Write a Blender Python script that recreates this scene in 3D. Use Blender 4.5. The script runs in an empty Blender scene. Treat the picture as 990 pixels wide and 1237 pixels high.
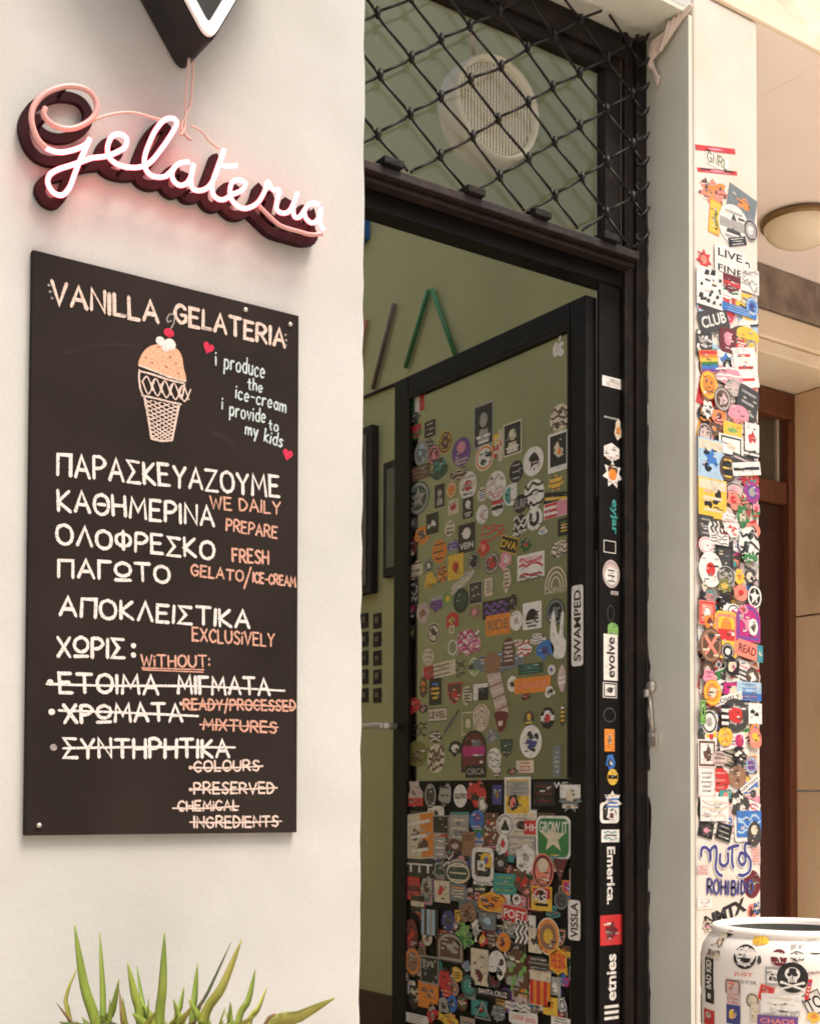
import bpy, bmesh, math, random
from mathutils import Vector, Matrix
R = math.radians
rnd = random.Random(7)
SC = bpy.context.scene
COL = SC.collection

# ---------------------------------------------------------------- camera
F, PXC, PYC, W, H = 1578.0, 495.0, 915.0, 990.0, 1237.0
CAM = Vector((0.0, -1.96, 1.15))
cd = bpy.data.cameras.new('camera'); cam = bpy.data.objects.new('camera', cd); COL.objects.link(cam)
cam.rotation_mode = 'QUATERNION'
MR = Matrix.Rotation(R(-35), 3, 'Z') @ Matrix.Rotation(R(91.9), 3, 'X') @ Matrix.Rotation(R(0.25), 3, 'Z')
cam.location = CAM; cam.rotation_quaternion = MR.to_quaternion()
cd.sensor_fit = 'VERTICAL'; cd.sensor_height = 24.0; cd.lens = F / H * 24.0
cd.shift_y = (PYC - H / 2) / H; cd.shift_x = (W / 2 - PXC) / H
cd.clip_start = 0.02; cd.clip_end = 500
SC.camera = cam

# ---------------------------------------------------------------- light
wld = bpy.data.worlds.new('World'); SC.world = wld; wld.use_nodes = True
nt = wld.node_tree; bg = nt.nodes['Background']
sky = nt.nodes.new('ShaderNodeTexSky'); sky.sky_type = 'NISHITA'; sky.sun_disc = False
SUN_EL, SUN_AZ = 64, 160            # azimuth clockwise from +Y
sky.sun_elevation = R(SUN_EL); sky.sun_rotation = R(SUN_AZ)
sky.air_density = 1.0; sky.dust_density = 4.0; sky.ozone_density = 0.6
wb = nt.nodes.new('ShaderNodeMix'); wb.data_type = 'RGBA'; wb.blend_type = 'MULTIPLY'; wb.inputs[0].default_value = 1; wb.inputs[7].default_value = (1.0, .95, .86, 1)
nt.links.new(sky.outputs[0], wb.inputs[6]); nt.links.new(wb.outputs[2], bg.inputs[0]); bg.inputs[1].default_value = 0.12
sl = bpy.data.lights.new('sun', 'SUN'); so = bpy.data.objects.new('sun', sl); COL.objects.link(so)
sl.energy = 1.9; sl.angle = R(24); sl.color = (1.0, 0.93, 0.84)
sd = Vector((math.sin(R(SUN_AZ)) * math.cos(R(SUN_EL)), math.cos(R(SUN_AZ)) * math.cos(R(SUN_EL)), math.sin(R(SUN_EL))))
so.rotation_mode = 'QUATERNION'; so.rotation_quaternion = sd.to_track_quat('Z', 'Y'); so.location = (0, -6, 8)
SC.view_settings.view_transform = 'Standard'; SC.view_settings.look = 'None'
SC.view_settings.exposure = 1.0; SC.view_settings.gamma = 1.0
SC.view_settings.use_curve_mapping = False
SC.cycles.filter_width = 1.8

# ---------------------------------------------------------------- geometry of the place (metres)
# street wall front plane y = 0, shop door opening x 1.268..2.113, frame plane y = .14
XL, XR, XP = 1.268, 2.113, 2.336
YF = 0.14
ZTOP = 2.885
XLEAF = 1.95; YH = 0.157; YE = 0.905
XIN = 2.5
def ray(px, py):
    return MR @ Vector(((px - PXC) / F, -(py - PYC) / F, -1.0))
def on_y(px, py, y=0.0):
    d = ray(px, py); return CAM + d * ((y - CAM.y) / d.y)
def on_x(px, py, x):
    d = ray(px, py); return CAM + d * ((x - CAM.x) / d.x)
def on_z(px, py, z):
    d = ray(px, py); return CAM + d * ((z - CAM.z) / d.z)

# ---------------------------------------------------------------- materials
MATS = {}
def principled(name, base, rough=0.6, metal=0.0, spec=0.5):
    m = bpy.data.materials.new(name); m.use_nodes = True
    b = m.node_tree.nodes['Principled BSDF']
    b.inputs['Base Color'].default_value = (*base, 1); b.inputs['Roughness'].default_value = rough
    b.inputs['Metallic'].default_value = metal; b.inputs['Specular IOR Level'].default_value = spec
    return m, m.node_tree, b
def noisy(name, c1, c2, scale=8.0, rough=0.7, bump=0.0, bscale=60.0, metal=0.0, detail=6.0, lo=0.35, hi=0.65, spec=0.5, stretch=(1, 1, 1), c3=None, s3=2.0, r2=None):
    if name in MATS: return MATS[name]
    m, t, b = principled(name, c1, rough, metal, spec)
    N, L = t.nodes, t.links
    tc = N.new('ShaderNodeTexCoord'); mp = N.new('ShaderNodeMapping'); mp.inputs['Scale'].default_value = stretch
    L.new(tc.outputs['Object'], mp.inputs[0])
    n = N.new('ShaderNodeTexNoise'); n.inputs['Scale'].default_value = scale; n.inputs['Detail'].default_value = detail
    L.new(mp.outputs[0], n.inputs[0])
    r = N.new('ShaderNodeValToRGB'); r.color_ramp.elements[0].position = lo; r.color_ramp.elements[1].position = hi
    r.color_ramp.elements[0].color = (*c1, 1); r.color_ramp.elements[1].color = (*c2, 1)
    L.new(n.outputs[0], r.inputs[0]); out = r.outputs[0]
    if c3 is not None:
        n3 = N.new('ShaderNodeTexNoise'); n3.inputs['Scale'].default_value = s3; n3.inputs['Detail'].default_value = 8
        L.new(mp.outputs[0], n3.inputs[0])
        r3 = N.new('ShaderNodeValToRGB'); r3.color_ramp.elements[0].position = .52; r3.color_ramp.elements[1].position = .72
        L.new(n3.outputs[0], r3.inputs[0])
        mx = N.new('ShaderNodeMix'); mx.data_type = 'RGBA'; mx.inputs[7].default_value = (*c3, 1)
        L.new(r3.outputs[0], mx.inputs[0]); L.new(out, mx.inputs[6]); out = mx.outputs[2]
    L.new(out, b.inputs['Base Color'])
    if r2 is not None:
        mr = N.new('ShaderNodeMapRange'); mr.inputs[3].default_value = rough; mr.inputs[4].default_value = r2
        L.new(n.outputs[0], mr.inputs[0]); L.new(mr.outputs[0], b.inputs['Roughness'])
    if bump:
        n2 = N.new('ShaderNodeTexNoise'); n2.inputs['Scale'].default_value = bscale; n2.inputs['Detail'].default_value = 5
        L.new(mp.outputs[0], n2.inputs[0])
        bp = N.new('ShaderNodeBump'); bp.inputs['Strength'].default_value = bump; bp.inputs['Distance'].default_value = 0.004
        L.new(n2.outputs[0], bp.inputs['Height']); L.new(bp.outputs[0], b.inputs['Normal'])
    MATS[name] = m
    return m
def glass_mat(name, tint=(0.9, 0.93, 0.9), refl=0.08, rough=0.03):
    m = bpy.data.materials.new(name); m.use_nodes = True
    N, L = m.node_tree.nodes, m.node_tree.links
    N.remove(N['Principled BSDF'])
    tr = N.new('ShaderNodeBsdfTransparent'); tr.inputs[0].default_value = (*tint, 1)
    gl = N.new('ShaderNodeBsdfGlossy'); gl.inputs['Roughness'].default_value = rough
    lw = N.new('ShaderNodeLayerWeight'); lw.inputs[0].default_value = .5
    pw = N.new('ShaderNodeMath'); pw.operation = 'POWER'; pw.inputs[1].default_value = 4.0; L.new(lw.outputs['Facing'], pw.inputs[0])
    ma = N.new('ShaderNodeMath'); ma.operation = 'MULTIPLY_ADD'; ma.inputs[1].default_value = .4; ma.inputs[2].default_value = refl; L.new(pw.outputs[0], ma.inputs[0])
    mx = N.new('ShaderNodeMixShader'); L.new(ma.outputs[0], mx.inputs[0]); L.new(tr.outputs[0], mx.inputs[1]); L.new(gl.outputs[0], mx.inputs[2])
    L.new(mx.outputs[0], N['Material Output'].inputs[0])
    return m
def emit_mat(name, col, strength):
    m, t, b = principled(name, (0.8, 0.5, 0.5), 0.25)
    b.inputs['Emission Color'].default_value = (*col, 1); b.inputs['Emission Strength'].default_value = strength
    return m

M_WALL = noisy('white_plaster', (.50, .50, .468), (.555, .552, .522), 4.5, .85, .18, 110, c3=(.465, .458, .42), s3=2.4)
M_REVEAL = noisy('reveal_plaster', (.62, .62, .525), (.68, .675, .58), 6, .85, .12, 60, c3=(.58, .57, .475), s3=2)
M_PILLAR = noisy('pillar_plaster', (.68, .61, .53), (.72, .66, .58), 5, .8, .2, 60, c3=(.66, .55, .43), s3=3)
M_CEIL = noisy('alcove_plaster', (.90, .78, .73), (.92, .82, .78), 4, .9, .2, 50, c3=(.87, .72, .66), s3=2)
M_STONE = noisy('veined_stone', (.84, .74, .60), (.80, .62, .42), 3.5, .6, .2, 30, stretch=(1, 1, 3), c3=(.66, .36, .16), s3=2.2)
M_SAND = noisy('sandstone', (.76, .55, .35), (.84, .64, .44), 5, .75, .3, 40, stretch=(1, 1, .4), c3=(.55, .33, .15), s3=3)
M_CREAM = noisy('cream_stone', (.80, .66, .48), (.85, .73, .56), 6, .7, .25, 50)
M_MARBLE = noisy('dark_marble', (.14, .105, .08), (.34, .27, .21), 14, .35, .15, 50, detail=10, lo=.3, hi=.75)
M_IRON = noisy('old_black_iron', (.006, .005, .004), (.014, .010, .008), 30, .5, .5, 90, c3=(.024, .013, .008), s3=16, r2=.7, spec=.25)
M_IRONB = noisy('brown_iron', (.015, .010, .008), (.024, .015, .011), 22, .5, .5, 80, c3=(.036, .021, .013), s3=13, spec=.3)
M_LEAF = noisy('door_black_paint', (.004, .0035, .003), (.008, .0065, .006), 20, .5, .2, 80, spec=.2)
M_WIRE = noisy('grille_wire', (.008, .007, .006), (.018, .014, .011), 40, .5, 0, spec=.25)
M_GREEN = noisy('green_wall_paint', (.45, .44, .225), (.50, .485, .25), 4, .75, .15, 60)
M_BROWN = noisy('brown_dado', (.045, .02, .013), (.07, .032, .02), 10, .55, .1)
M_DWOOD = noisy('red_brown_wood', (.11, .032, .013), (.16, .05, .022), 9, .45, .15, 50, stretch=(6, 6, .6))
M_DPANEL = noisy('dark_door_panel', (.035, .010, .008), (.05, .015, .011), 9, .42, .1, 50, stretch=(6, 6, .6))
M_BOARD = noisy('chalkboard_black', (.017, .0115, .0095), (.023, .016, .013), 5, .8, .1, 90, c3=(.028, .020, .016), s3=2.6, spec=.15)
M_CERAM = noisy('white_enamel', (.80, .74, .68), (.84, .79, .73), 4, .35, .05)
M_GLOBE = noisy('cream_lamp_glass', (.84, .74, .58), (.87, .78, .62), 3, .18, 0)
M_BRASS = noisy('aged_brass', (.22, .14, .07), (.30, .20, .10), 12, .4, 0, metal=.7)
M_FAN = noisy('cream_plastic', (.90, .84, .72), (.93, .88, .77), 6, .45, 0)
M_FANG = noisy('tan_fan_mesh', (.60, .44, .29), (.66, .50, .34), 20, .5, 0)
M_DARK = noisy('dark_void', (.02, .017, .014), (.03, .026, .02), 6, .8, 0)
M_LINER = noisy('grey_bin_liner', (.10, .10, .085), (.15, .145, .125), 8, .6, 0)
M_BIN = noisy('white_painted_drum', (.82, .74, .66), (.86, .80, .73), 6, .45, .15, 30)
M_ASPH = noisy('grey_paving', (.58, .52, .45), (.66, .60, .53), 6, .85, .5, 40)
M_STEEL = noisy('worn_steel', (.55, .50, .42), (.66, .62, .55), 30, .4, .2, metal=.6)
M_CABLE = noisy('pink_cable', (.60, .40, .34), (.66, .47, .4), 20, .5, 0)
M_SIGNB = noisy('sign_backing_black', (.024, .006, .008), (.030, .007, .009), 20, .7, 0, spec=.1)
M_BOXB = noisy('light_box_black', (.014, .012, .011), (.020, .017, .015), 20, .5, 0, spec=.25)
M_SIGNW = noisy('sign_face_white', (.86, .84, .82), (.88, .87, .85), 5, .4, 0)
M_LEAFG = None
M_POT = noisy('planter_fibre', (.16, .13, .10), (.22, .18, .14), 10, .7, .3)
M_SOIL = noisy('potting_soil', (.035, .022, .013), (.07, .045, .028), 40, .9, .6, 60)
M_TRIM = noisy('aged_plaster_trim', (.66, .53, .44), (.74, .62, .53), 14, .6, .2, 50)
M_GLASS = glass_mat('door_glass', (.90, .92, .86), .035)
M_GLASST = glass_mat('transom_glass', (.90, .90, .85), .025, .04)
M_DGLASS, _t, _b = principled('dark_door_glass', (.075, .06, .04), .12)
M_NEON = emit_mat('neon_pink_lit', (1.0, .125, .155), 2.7)
M_NEOND = principled('neon_pink_unlit', (.70, .34, .31), .3)[0]

PAL = dict(w=(.80, .76, .70), k=(.010, .009, .009), g=(.03, .20, .05), G=(.20, .42, .10), r=(.58, .03, .03), o=(.78, .25, .03), y=(.80, .50, .05),
           b=(.04, .17, .50), n=(.05, .05, .22), p=(.75, .28, .36), m=(.48, .02, .18), v=(.16, .06, .28), t=(.05, .30, .27), e=(.12, .055, .03),
           c=(.70, .60, .44), s=(.17, .20, .21), a=(.38, .36, .33), d=(.05, .046, .042), l=(.80, .24, .17), x=(.14, .012, .018), f=(.19, .18, .04), u=(.38, .54, .68),
           D=(.03, .07, .045), B=(.30, .16, .09), q=(.60, .45, .42))
PNAME = dict(w='white', k='black', g='green', G='light green', r='red', o='orange', y='yellow', b='blue', n='navy', p='pink', m='magenta', v='purple', t='teal',
             e='brown', c='cream', s='slate grey', a='grey', d='dark grey', l='coral', x='maroon', f='olive', u='pale blue', D='dark green', B='tan brown', q='dusty pink')
def ink(k):
    c = PAL[k]
    return noisy('vinyl_' + PNAME[k].replace(' ', '_'), tuple(v * .88 for v in c), c, 35, .42, 0, lo=.3, hi=.55, c3=tuple(v * .62 + .035 for v in c), s3=75)
def chalk_mat(name, c):
    if name in MATS: return MATS[name]
    m, t, b = principled(name, c, .95, 0, .1)
    N, L = t.nodes, t.links
    n = N.new('ShaderNodeTexNoise'); n.inputs['Scale'].default_value = 420; n.inputs['Detail'].default_value = 3
    tc = N.new('ShaderNodeTexCoord'); L.new(tc.outputs['Object'], n.inputs[0])
    r = N.new('ShaderNodeValToRGB'); r.color_ramp.elements[0].position = .30; r.color_ramp.elements[1].position = .52
    L.new(n.outputs[0], r.inputs[0])
    mx = N.new('ShaderNodeMix'); mx.data_type = 'RGBA'; mx.inputs[6].default_value = (c[0]*.4, c[1]*.38, c[2]*.36, 1); mx.inputs[7].default_value = (*c, 1)
    L.new(r.outputs[0], mx.inputs[0]); L.new(mx.outputs[2], b.inputs['Base Color'])
    MATS[name] = m
    return m

# ---------------------------------------------------------------- mesh helpers
def empty(name, loc=(0, 0, 0)):
    o = bpy.data.objects.new(name, None); o.location = loc; o.empty_display_size = .05; COL.objects.link(o); return o
def tag(o, label=None, cat=None, group=None, kind=None):
    if label: o['label'] = label
    if cat: o['category'] = cat
    if group: o['group'] = group
    if kind: o['kind'] = kind
    return o
def thing(name, label, cat, loc=(0, 0, 0), group=None):
    return tag(empty(name, loc), label, cat, group)
class MB:
    def __init__(s): s.v = []; s.f = []; s.mi = []; s.sm = []; s.m = []
    def slot(s, m):
        if m not in s.m: s.m.append(m)
        return s.m.index(m)
    def add(s, vs, fs, m, smooth=False):
        o = len(s.v); k = s.slot(m)
        s.v += [Vector(v) for v in vs]
        for f in fs: s.f.append(tuple(i + o for i in f)); s.mi.append(k); s.sm.append(smooth)
    def box(s, x0, x1, y0, y1, z0, z1, m):
        vs = [(x, y, z) for x in (x0, x1) for y in (y0, y1) for z in (z0, z1)]
        s.add(vs, [(0, 1, 3, 2), (4, 6, 7, 5), (0, 4, 5, 1), (2, 3, 7, 6), (0, 2, 6, 4), (1, 5, 7, 3)], m)
    def tube(s, pts, r, m, n=10, caps=True, flat=1.0):
        pts = [Vector(p) for p in pts]; k = len(pts); rr = r if isinstance(r, (list, tuple)) else [r] * k
        up = None; rings = []
        for i, p in enumerate(pts):
            t = (pts[min(i + 1, k - 1)] - pts[max(i - 1, 0)]).normalized()
            if up is None:
                a = Vector((0, 0, 1)) if abs(t.z) < .9 else Vector((1, 0, 0)); up = (a - t * a.dot(t)).normalized()
            else:
                up = up - t * up.dot(t); up.normalize()
            sd_ = t.cross(up)
            rings.append([p + (up * math.cos(2 * math.pi * j / n) + sd_ * math.sin(2 * math.pi * j / n) * flat) * rr[i] for j in range(n)])
        vs = [v for q in rings for v in q]
        fs = [(i * n + j, i * n + (j + 1) % n, (i + 1) * n + (j + 1) % n, (i + 1) * n + j) for i in range(k - 1) for j in range(n)]
        if caps: fs += [tuple(range(n - 1, -1, -1)), tuple((k - 1) * n + j for j in range(n))]
        s.add(vs, fs, m, True)
    def lathe(s, prof, m, c=(0, 0, 0), n=48, axis='z'):
        vs = []; k = len(prof)
        for r_, h in prof:
            for j in range(n):
                a = 2 * math.pi * j / n; x, y = r_ * math.cos(a), r_ * math.sin(a)
                vs.append((c[0] + x, c[1] + y, c[2] + h) if axis == 'z' else (c[0] + x, c[1] + h, c[2] - y))
        fs = [(i * n + j, i * n + (j + 1) % n, (i + 1) * n + (j + 1) % n, (i + 1) * n + j) for i in range(k - 1) for j in range(n)]
        s.add(vs, fs, m, True)
    def prism(s, pts2, y0, y1, m):            # outline in x,z extruded along y
        n = len(pts2)
        vs = [(x, y0, z) for x, z in pts2] + [(x, y1, z) for x, z in pts2]
        s.add(vs, [tuple(range(n)), tuple(range(2 * n - 1, n - 1, -1))] + [(i, i + n, (i + 1) % n + n, (i + 1) % n) for i in range(n)], m)
    def build(s, name, parent=None, bevel=0.0, loc=None):
        me = bpy.data.meshes.new(name); me.from_pydata(s.v, [], s.f)
        for m in s.m: me.materials.append(m)
        me.polygons.foreach_set('material_index', s.mi); me.polygons.foreach_set('use_smooth', s.sm); me.update()
        bm = bmesh.new(); bm.from_mesh(me); bmesh.ops.recalc_face_normals(bm, faces=bm.faces); bm.to_mesh(me); bm.free()
        o = bpy.data.objects.new(name, me); COL.objects.link(o)
        if parent is not None:
            o.parent = parent; o.matrix_parent_inverse = Matrix.Translation(parent.location).inverted()
        if bevel:
            b = o.modifiers.new('bevel', 'BEVEL'); b.width = bevel; b.segments = 2; b.limit_method = 'ANGLE'
        return o
def crom(pts, k=6, closed=False):
    P = [Vector(p) for p in pts]; n = len(P); out = []
    rng = range(n if closed else n - 1)
    for i in rng:
        if closed: a, b, c, d = P[(i - 1) % n], P[i], P[(i + 1) % n], P[(i + 2) % n]
        else: a, b, c, d = P[max(i - 1, 0)], P[i], P[i + 1], P[min(i + 2, n - 1)]
        for j in range(k):
            t = j / k
            out.append(.5 * ((2 * b) + (c - a) * t + (2 * a - 5 * b + 4 * c - d) * t * t + (3 * b - a - 3 * c + d) * t ** 3))
    if not closed: out.append(P[-1])
    return out

# ------------------------------------------------- flat graphics on a surface (chalk, vinyl)
STEP = 0.00005
class Sheet:
    def __init__(s): s.p = []             # (points, faces, material, layer)
    def poly(s, pts, m, layer=0): s.p.append(([Vector((p[0], p[1])) for p in pts], [tuple(range(len(pts)))], m, layer))
    def mesh(s, pts, faces, m, layer=0): s.p.append(([Vector((p[0], p[1])) for p in pts], faces, m, layer))
    def ell(s, cx, cy, rx, ry, m, layer=0, rot=0.0, n=28):
        c, si = math.cos(rot), math.sin(rot); pts = []
        for j in range(n):
            a = 2 * math.pi * j / n; x, y = rx * math.cos(a), ry * math.sin(a); pts.append((cx + x * c - y * si, cy + x * si + y * c))
        s.poly(pts, m, layer)
    def stroke(s, pts, w, m, layer=0, jit=0.0):
        P = [Vector((p[0], p[1])) for p in pts]; Q = [P[0]]
        for p in P[1:]:
            if (p - Q[-1]).length > w * .12: Q.append(p)
        if len(Q) < 2: return
        L, Rr = [], []; n = len(Q)
        closed = (Q[0] - Q[-1]).length < w * .3
        for i, p in enumerate(Q):
            a = Q[i - 1] if i else (Q[-2] if closed else None); b = Q[i + 1] if i < n - 1 else (Q[1] if closed else None)
            d1 = (p - a).normalized() if a is not None else None; d2 = (b - p).normalized() if b is not None else None
            if d1 is None: d1 = d2
            if d2 is None: d2 = d1
            n1 = Vector((-d1.y, d1.x)); n2 = Vector((-d2.y, d2.x)); mm = n1 + n2
            if mm.length < .3: mm = n1
            mm.normalize(); k = 1 / max(.62, mm.dot(n1)); ww = w * .5 * (1 + (rnd.random() - .5) * jit)
            L.append(p + mm * ww * k); Rr.append(p - mm * ww * k)
        cap0 = []; cap1 = []
        if not closed:
            d = (Q[0] - Q[1]).normalized(); cap0 = [Q[0] + d * w * .5]
            d = (Q[-1] - Q[-2]).normalized(); cap1 = [Q[-1] + d * w * .5]
        vs = L + Rr + cap0 + cap1
        fs = [(i, n + i, n + i + 1, i + 1) for i in range(n - 1)]
        if not closed: fs += [(0, 2 * n, n), (n - 1, 2 * n - 1, 2 * n + 1)]
        s.mesh(vs, fs, m, layer)
    def xform(s, fn):
        for e in s.p:
            for i, v in enumerate(e[0]): e[0][i] = Vector(fn(v.x, v.y))
    def build(s, name, mapper, parent, base=0.0004, cut=0.0):
        mb = MB()
        for pts, fs, m, layer in s.p:
            h = base + layer * STEP
            if cut:
                bm = bmesh.new(); vs = [bm.verts.new((p.x, p.y, 0)) for p in pts]
                for f in fs:
                    try: bm.faces.new([vs[i] for i in f])
                    except ValueError: pass
                bmesh.ops.triangulate(bm, faces=bm.faces)
                lo = min(p.x for p in pts); hi = max(p.x for p in pts); x = math.ceil(lo / cut) * cut
                while x < hi:
                    bmesh.ops.bisect_plane(bm, geom=bm.verts[:] + bm.edges[:] + bm.faces[:], plane_co=(x, 0, 0), plane_no=(1, 0, 0)); x += cut
                bm.verts.index_update()
                mb.add([mapper(v.co.x, v.co.y, h) for v in bm.verts], [tuple(v.index for v in f.verts) for f in bm.faces], m); bm.free()
            else:
                mb.add([mapper(p.x, p.y, h) for p in pts], fs, m)
        me_name = name
        me = bpy.data.meshes.new(me_name); me.from_pydata(mb.v, [], mb.f)
        for m in mb.m: me.materials.append(m)
        me.polygons.foreach_set('material_index', mb.mi); me.update()
        o = bpy.data.objects.new(name, me); COL.objects.link(o)
        o.parent = parent
        o.matrix_parent_inverse = Matrix.Translation(parent.location).inverted()
        return o
# mappers: (u, v, height above the surface) -> world
def map_y(y0): return lambda u, v, h: Vector((u, y0 - h, v))
def map_x(x0): return lambda u, v, h: Vector((x0 - h, -u, v))
# pixel of the photograph -> (u, v) on that surface
def uv_y(y0): return lambda px, py: (lambda p: Vector((p.x, p.z)))(on_y(px, py, y0))
def uv_x(x0): return lambda px, py: (lambda p: Vector((-p.y, p.z)))(on_x(px, py, x0))

# hand lettering
GL = {
'A': "0,0 4,10 8,0;1.4,3.6 6.6,3.6", 'B': "0,0 0,10;~0,10 4,10 6,8 4,5.4 0,5.2;~0,5.2 5,5.2 7,2.6 5,0 0,0", 'C': "~7,8.3 4,10 1,8 0,5 1,2 4,0 7,1.7",
'D': "0,0 0,10;~0,10 4,9.3 7,5 4,.7 0,0", 'E': "6,10 0,10 0,0 6.3,0;0,5.2 5,5.4", 'F': "6,10 0,10 0,0;0,5.2 5,5.4", 'G': "~7,8.3 4,10 1,8 0,5 1,2 4,0 7,1.7 7.2,4.5;4,4.5 7.4,4.5",
'H': "0,0 0,10;7,0 7,10;0,5 7,5.2", 'I': "0,0 .3,10", 'J': "~5,10 5,2 3,0 0,1.5", 'K': "0,0 0,10;6,10 0,4.5 6.5,0", 'L': "0,10 0,0 5.5,0", 'M': "0,0 1,10 4.6,3.4 8.2,10 9.2,0", 'N': "0,0 0,10 7,0 7,10",
'O': "~4,10 1,8.5 0,5 1,1.5 4,0 7,1.5 8,5 7,8.5 4,10", 'P': "0,0 0,10;~0,10 4,10 6.5,7.6 4,5 0,4.7", 'Q': "~4,10 1,8.5 0,5 1,1.5 4,0 7,1.5 8,5 7,8.5 4,10;5,3 8,-1", 'R': "0,0 0,10;~0,10 4,10 6.5,7.6 4,5 0,4.7;2.5,4.9 7,0",
'S': "~6.4,8.7 3.5,10 .6,8 3,5.4 6.2,3 4,0 0,1.2", 'T': "0,10 8,10;4,10 4,0", 'U': "~0,10 0,3 3.5,0 7,3 7,10", 'V': "0,10 3.8,0 7.6,10", 'W': "0,10 2.5,0 5,8 7.5,0 10,10", 'X': "0,0 7,10;0,10 7,0", 'Y': "0,10 3.6,5 7.2,10;3.6,5 3.4,0", 'Z': "0,10 7,10 0,0 7.3,0",
'Π': "0,0 .3,9.7 7.4,10 7.2,0", 'Σ': "7,9.7 .3,10 4,5.2 0,0 7.4,0", 'Λ': "0,0 3.8,10 7.6,0", 'Γ': "6,10 0,10 0,0", 'Θ': "~4,10 1,8.5 0,5 1,1.5 4,0 7,1.5 8,5 7,8.5 4,10;2,5 6,5",
'Φ': "~4,9 1,8 0,5.5 1,3 4,2 7,3 8,5.5 7,8 4,9;4,10.5 4,0", 'Ω': "~4,10 1,8.6 0,6 1,3.6 4,2.4 7,3.6 8,6 7,8.6 4,10;0,0 8,.2", ':': "0,2 0,3;0,7 0,8", '/': "0,-3 4,11", '-': "0,4.5 4,4.5", '.': "0,0 .4,.4", '!': "0,3 0,10;0,0 .2,.4", '&': "~7,0 1,7.5 3,10 5,7.5 0,3 2,0 6,3", '=': "0,3 6,3;0,6.5 6,6.5",
'i': "0,0 0,6;0,8.2 .2,8.8", 'p': "0,-3.5 0,6;~0,5 3,6 4.6,3 3,0 0,1", 'r': "0,0 0,6;~0,4 2,6 3.6,5.6", 'o': "~2.4,6 .5,5 0,3 .6,.8 2.4,0 4.2,.8 4.8,3 4.2,5 2.4,6", 'd': "4.6,10 4.6,0;~4.6,5 2,6 0,3 2,0 4.6,1", 'u': "~0,6 .3,1 2.3,0 4,1.5;4.2,6 4.2,0", 'c': "~4,5 2.2,6 .3,4.6 0,3 .6,.8 2.4,0 4.2,1",
'e': "~0.2,3 4.4,3.4 3.4,5.6 1.8,6 .2,4 .2,2 1.6,0 4,.8", 't': "~2,9 2,1.5 3.6,0;0,6 4,6", 'h': "0,0 0,10;~0,4 2.4,6 4,4.5 4.2,0", 'a': "~4,5 2,6 0,3 2,0 4,1.5;4.2,6 4.2,0", 'm': "0,0 0,6;~0,4 2,6 3.3,4.5 3.4,0;~3.4,4 5.4,6 6.8,4.5 7,0", 'v': "0,6 2.2,0 4.4,6", 'y': "0,6 2.3,0;4.6,6 1.2,-3.5", 'k': "0,0 0,10;4,6 0,2.6 4.2,0", 's': "~3.6,5.2 2,6 .4,4.8 2,3.2 3.6,1.6 2,0 0,.7", 'n': "0,0 0,6;~0,4 2.4,6 4,4.5 4.2,0", 'l': "0,10 0,0", 'j': "~2,6 2,-2 0,-3.4;2,8.2 2.1,8.8", 'g': "~4,5 2,6 0,3 2,0 4,1.5;~4.2,6 4.2,-2 2,-3.6 0,-2.6",
}
for _g, _l in zip('ΑΒΕΖΗΙΚΜΝΟΡΤΥΧ', 'ABEZHIKMNOPTYX'): GL[_g] = GL[_l]
def glyph(ch):
    out = []
    for st in GL[ch].split(';'):
        sm = st.startswith('~'); pts = [tuple(float(q) for q in p.split(',')) for p in st.lstrip('~').split()]
        out.append([(p[0], p[1]) for p in (crom([(a, b, 0) for a, b in pts], 5) if sm else pts)])
    return out
def word(sh, text, p0, p1, cap, w, m, layer=0, jit=.3, wob=.03, n0=0):
    p0 = Vector(p0); p1 = Vector(p1); gs = []; x = 0.0
    for ch in text:
        if ch == ' ': x += 5; continue
        g = glyph(ch); wd = max(p[0] for st in g for p in st); gs.append((x, g)); x += wd + 2.6
    tot = max(x - 2.6, .5); U = (p1 - p0); ul = U.length
    k = ul / tot if len(text) > 1 else cap / 10
    d = U.normalized() if ul > 1e-9 else Vector((1, 0)); q = Vector((-d.y, d.x)); c10 = cap / 10; n = n0
    for gx, g in gs:
        dy = (rnd.random() - .5) * cap * wob * 2; ta = (rnd.random() - .5) * wob * 2; sc = 1 + (rnd.random() - .5) * wob * 2
        for st in g:
            sh.stroke([p0 + d * ((gx + px_ + py_ * ta) * k) + q * (py_ * c10 * sc + dy) for px_, py_ in st], w, m, layer + (n % 5) * .5, jit); n += 1
# printed lettering from Blender's built-in font
_tc = {}
def type_mesh(text, bold=0.0):
    key = (text, bold)
    if key not in _tc:
        cu = bpy.data.curves.new('lettering_source', 'FONT'); cu.body = text; cu.offset = bold; cu.resolution_u = 3
        ob = bpy.data.objects.new('lettering_source', cu); me = ob.to_mesh()
        vs = [(v.co.x, v.co.y) for v in me.vertices]; fs = [tuple(p.vertices) for p in me.polygons]
        ob.to_mesh_clear(); bpy.data.objects.remove(ob); bpy.data.curves.remove(cu)
        x0 = min(v[0] for v in vs); x1 = max(v[0] for v in vs); y0 = min(v[1] for v in vs); y1 = max(v[1] for v in vs)
        _tc[key] = ([((x - (x0 + x1) / 2) / (x1 - x0), (y - (y0 + y1) / 2) / (y1 - y0)) for x, y in vs], fs)
    return _tc[key]
def typeset(sh, text, cx, cy, w, h, m, layer=0, rot=0.0, bold=.02):
    vs, fs = type_mesh(text, bold); c, s_ = math.cos(rot), math.sin(rot)
    sh.mesh([(cx + x * w * c - y * h * s_, cy + x * w * s_ + y * h * c) for x, y in vs], fs, m, layer)

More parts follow.
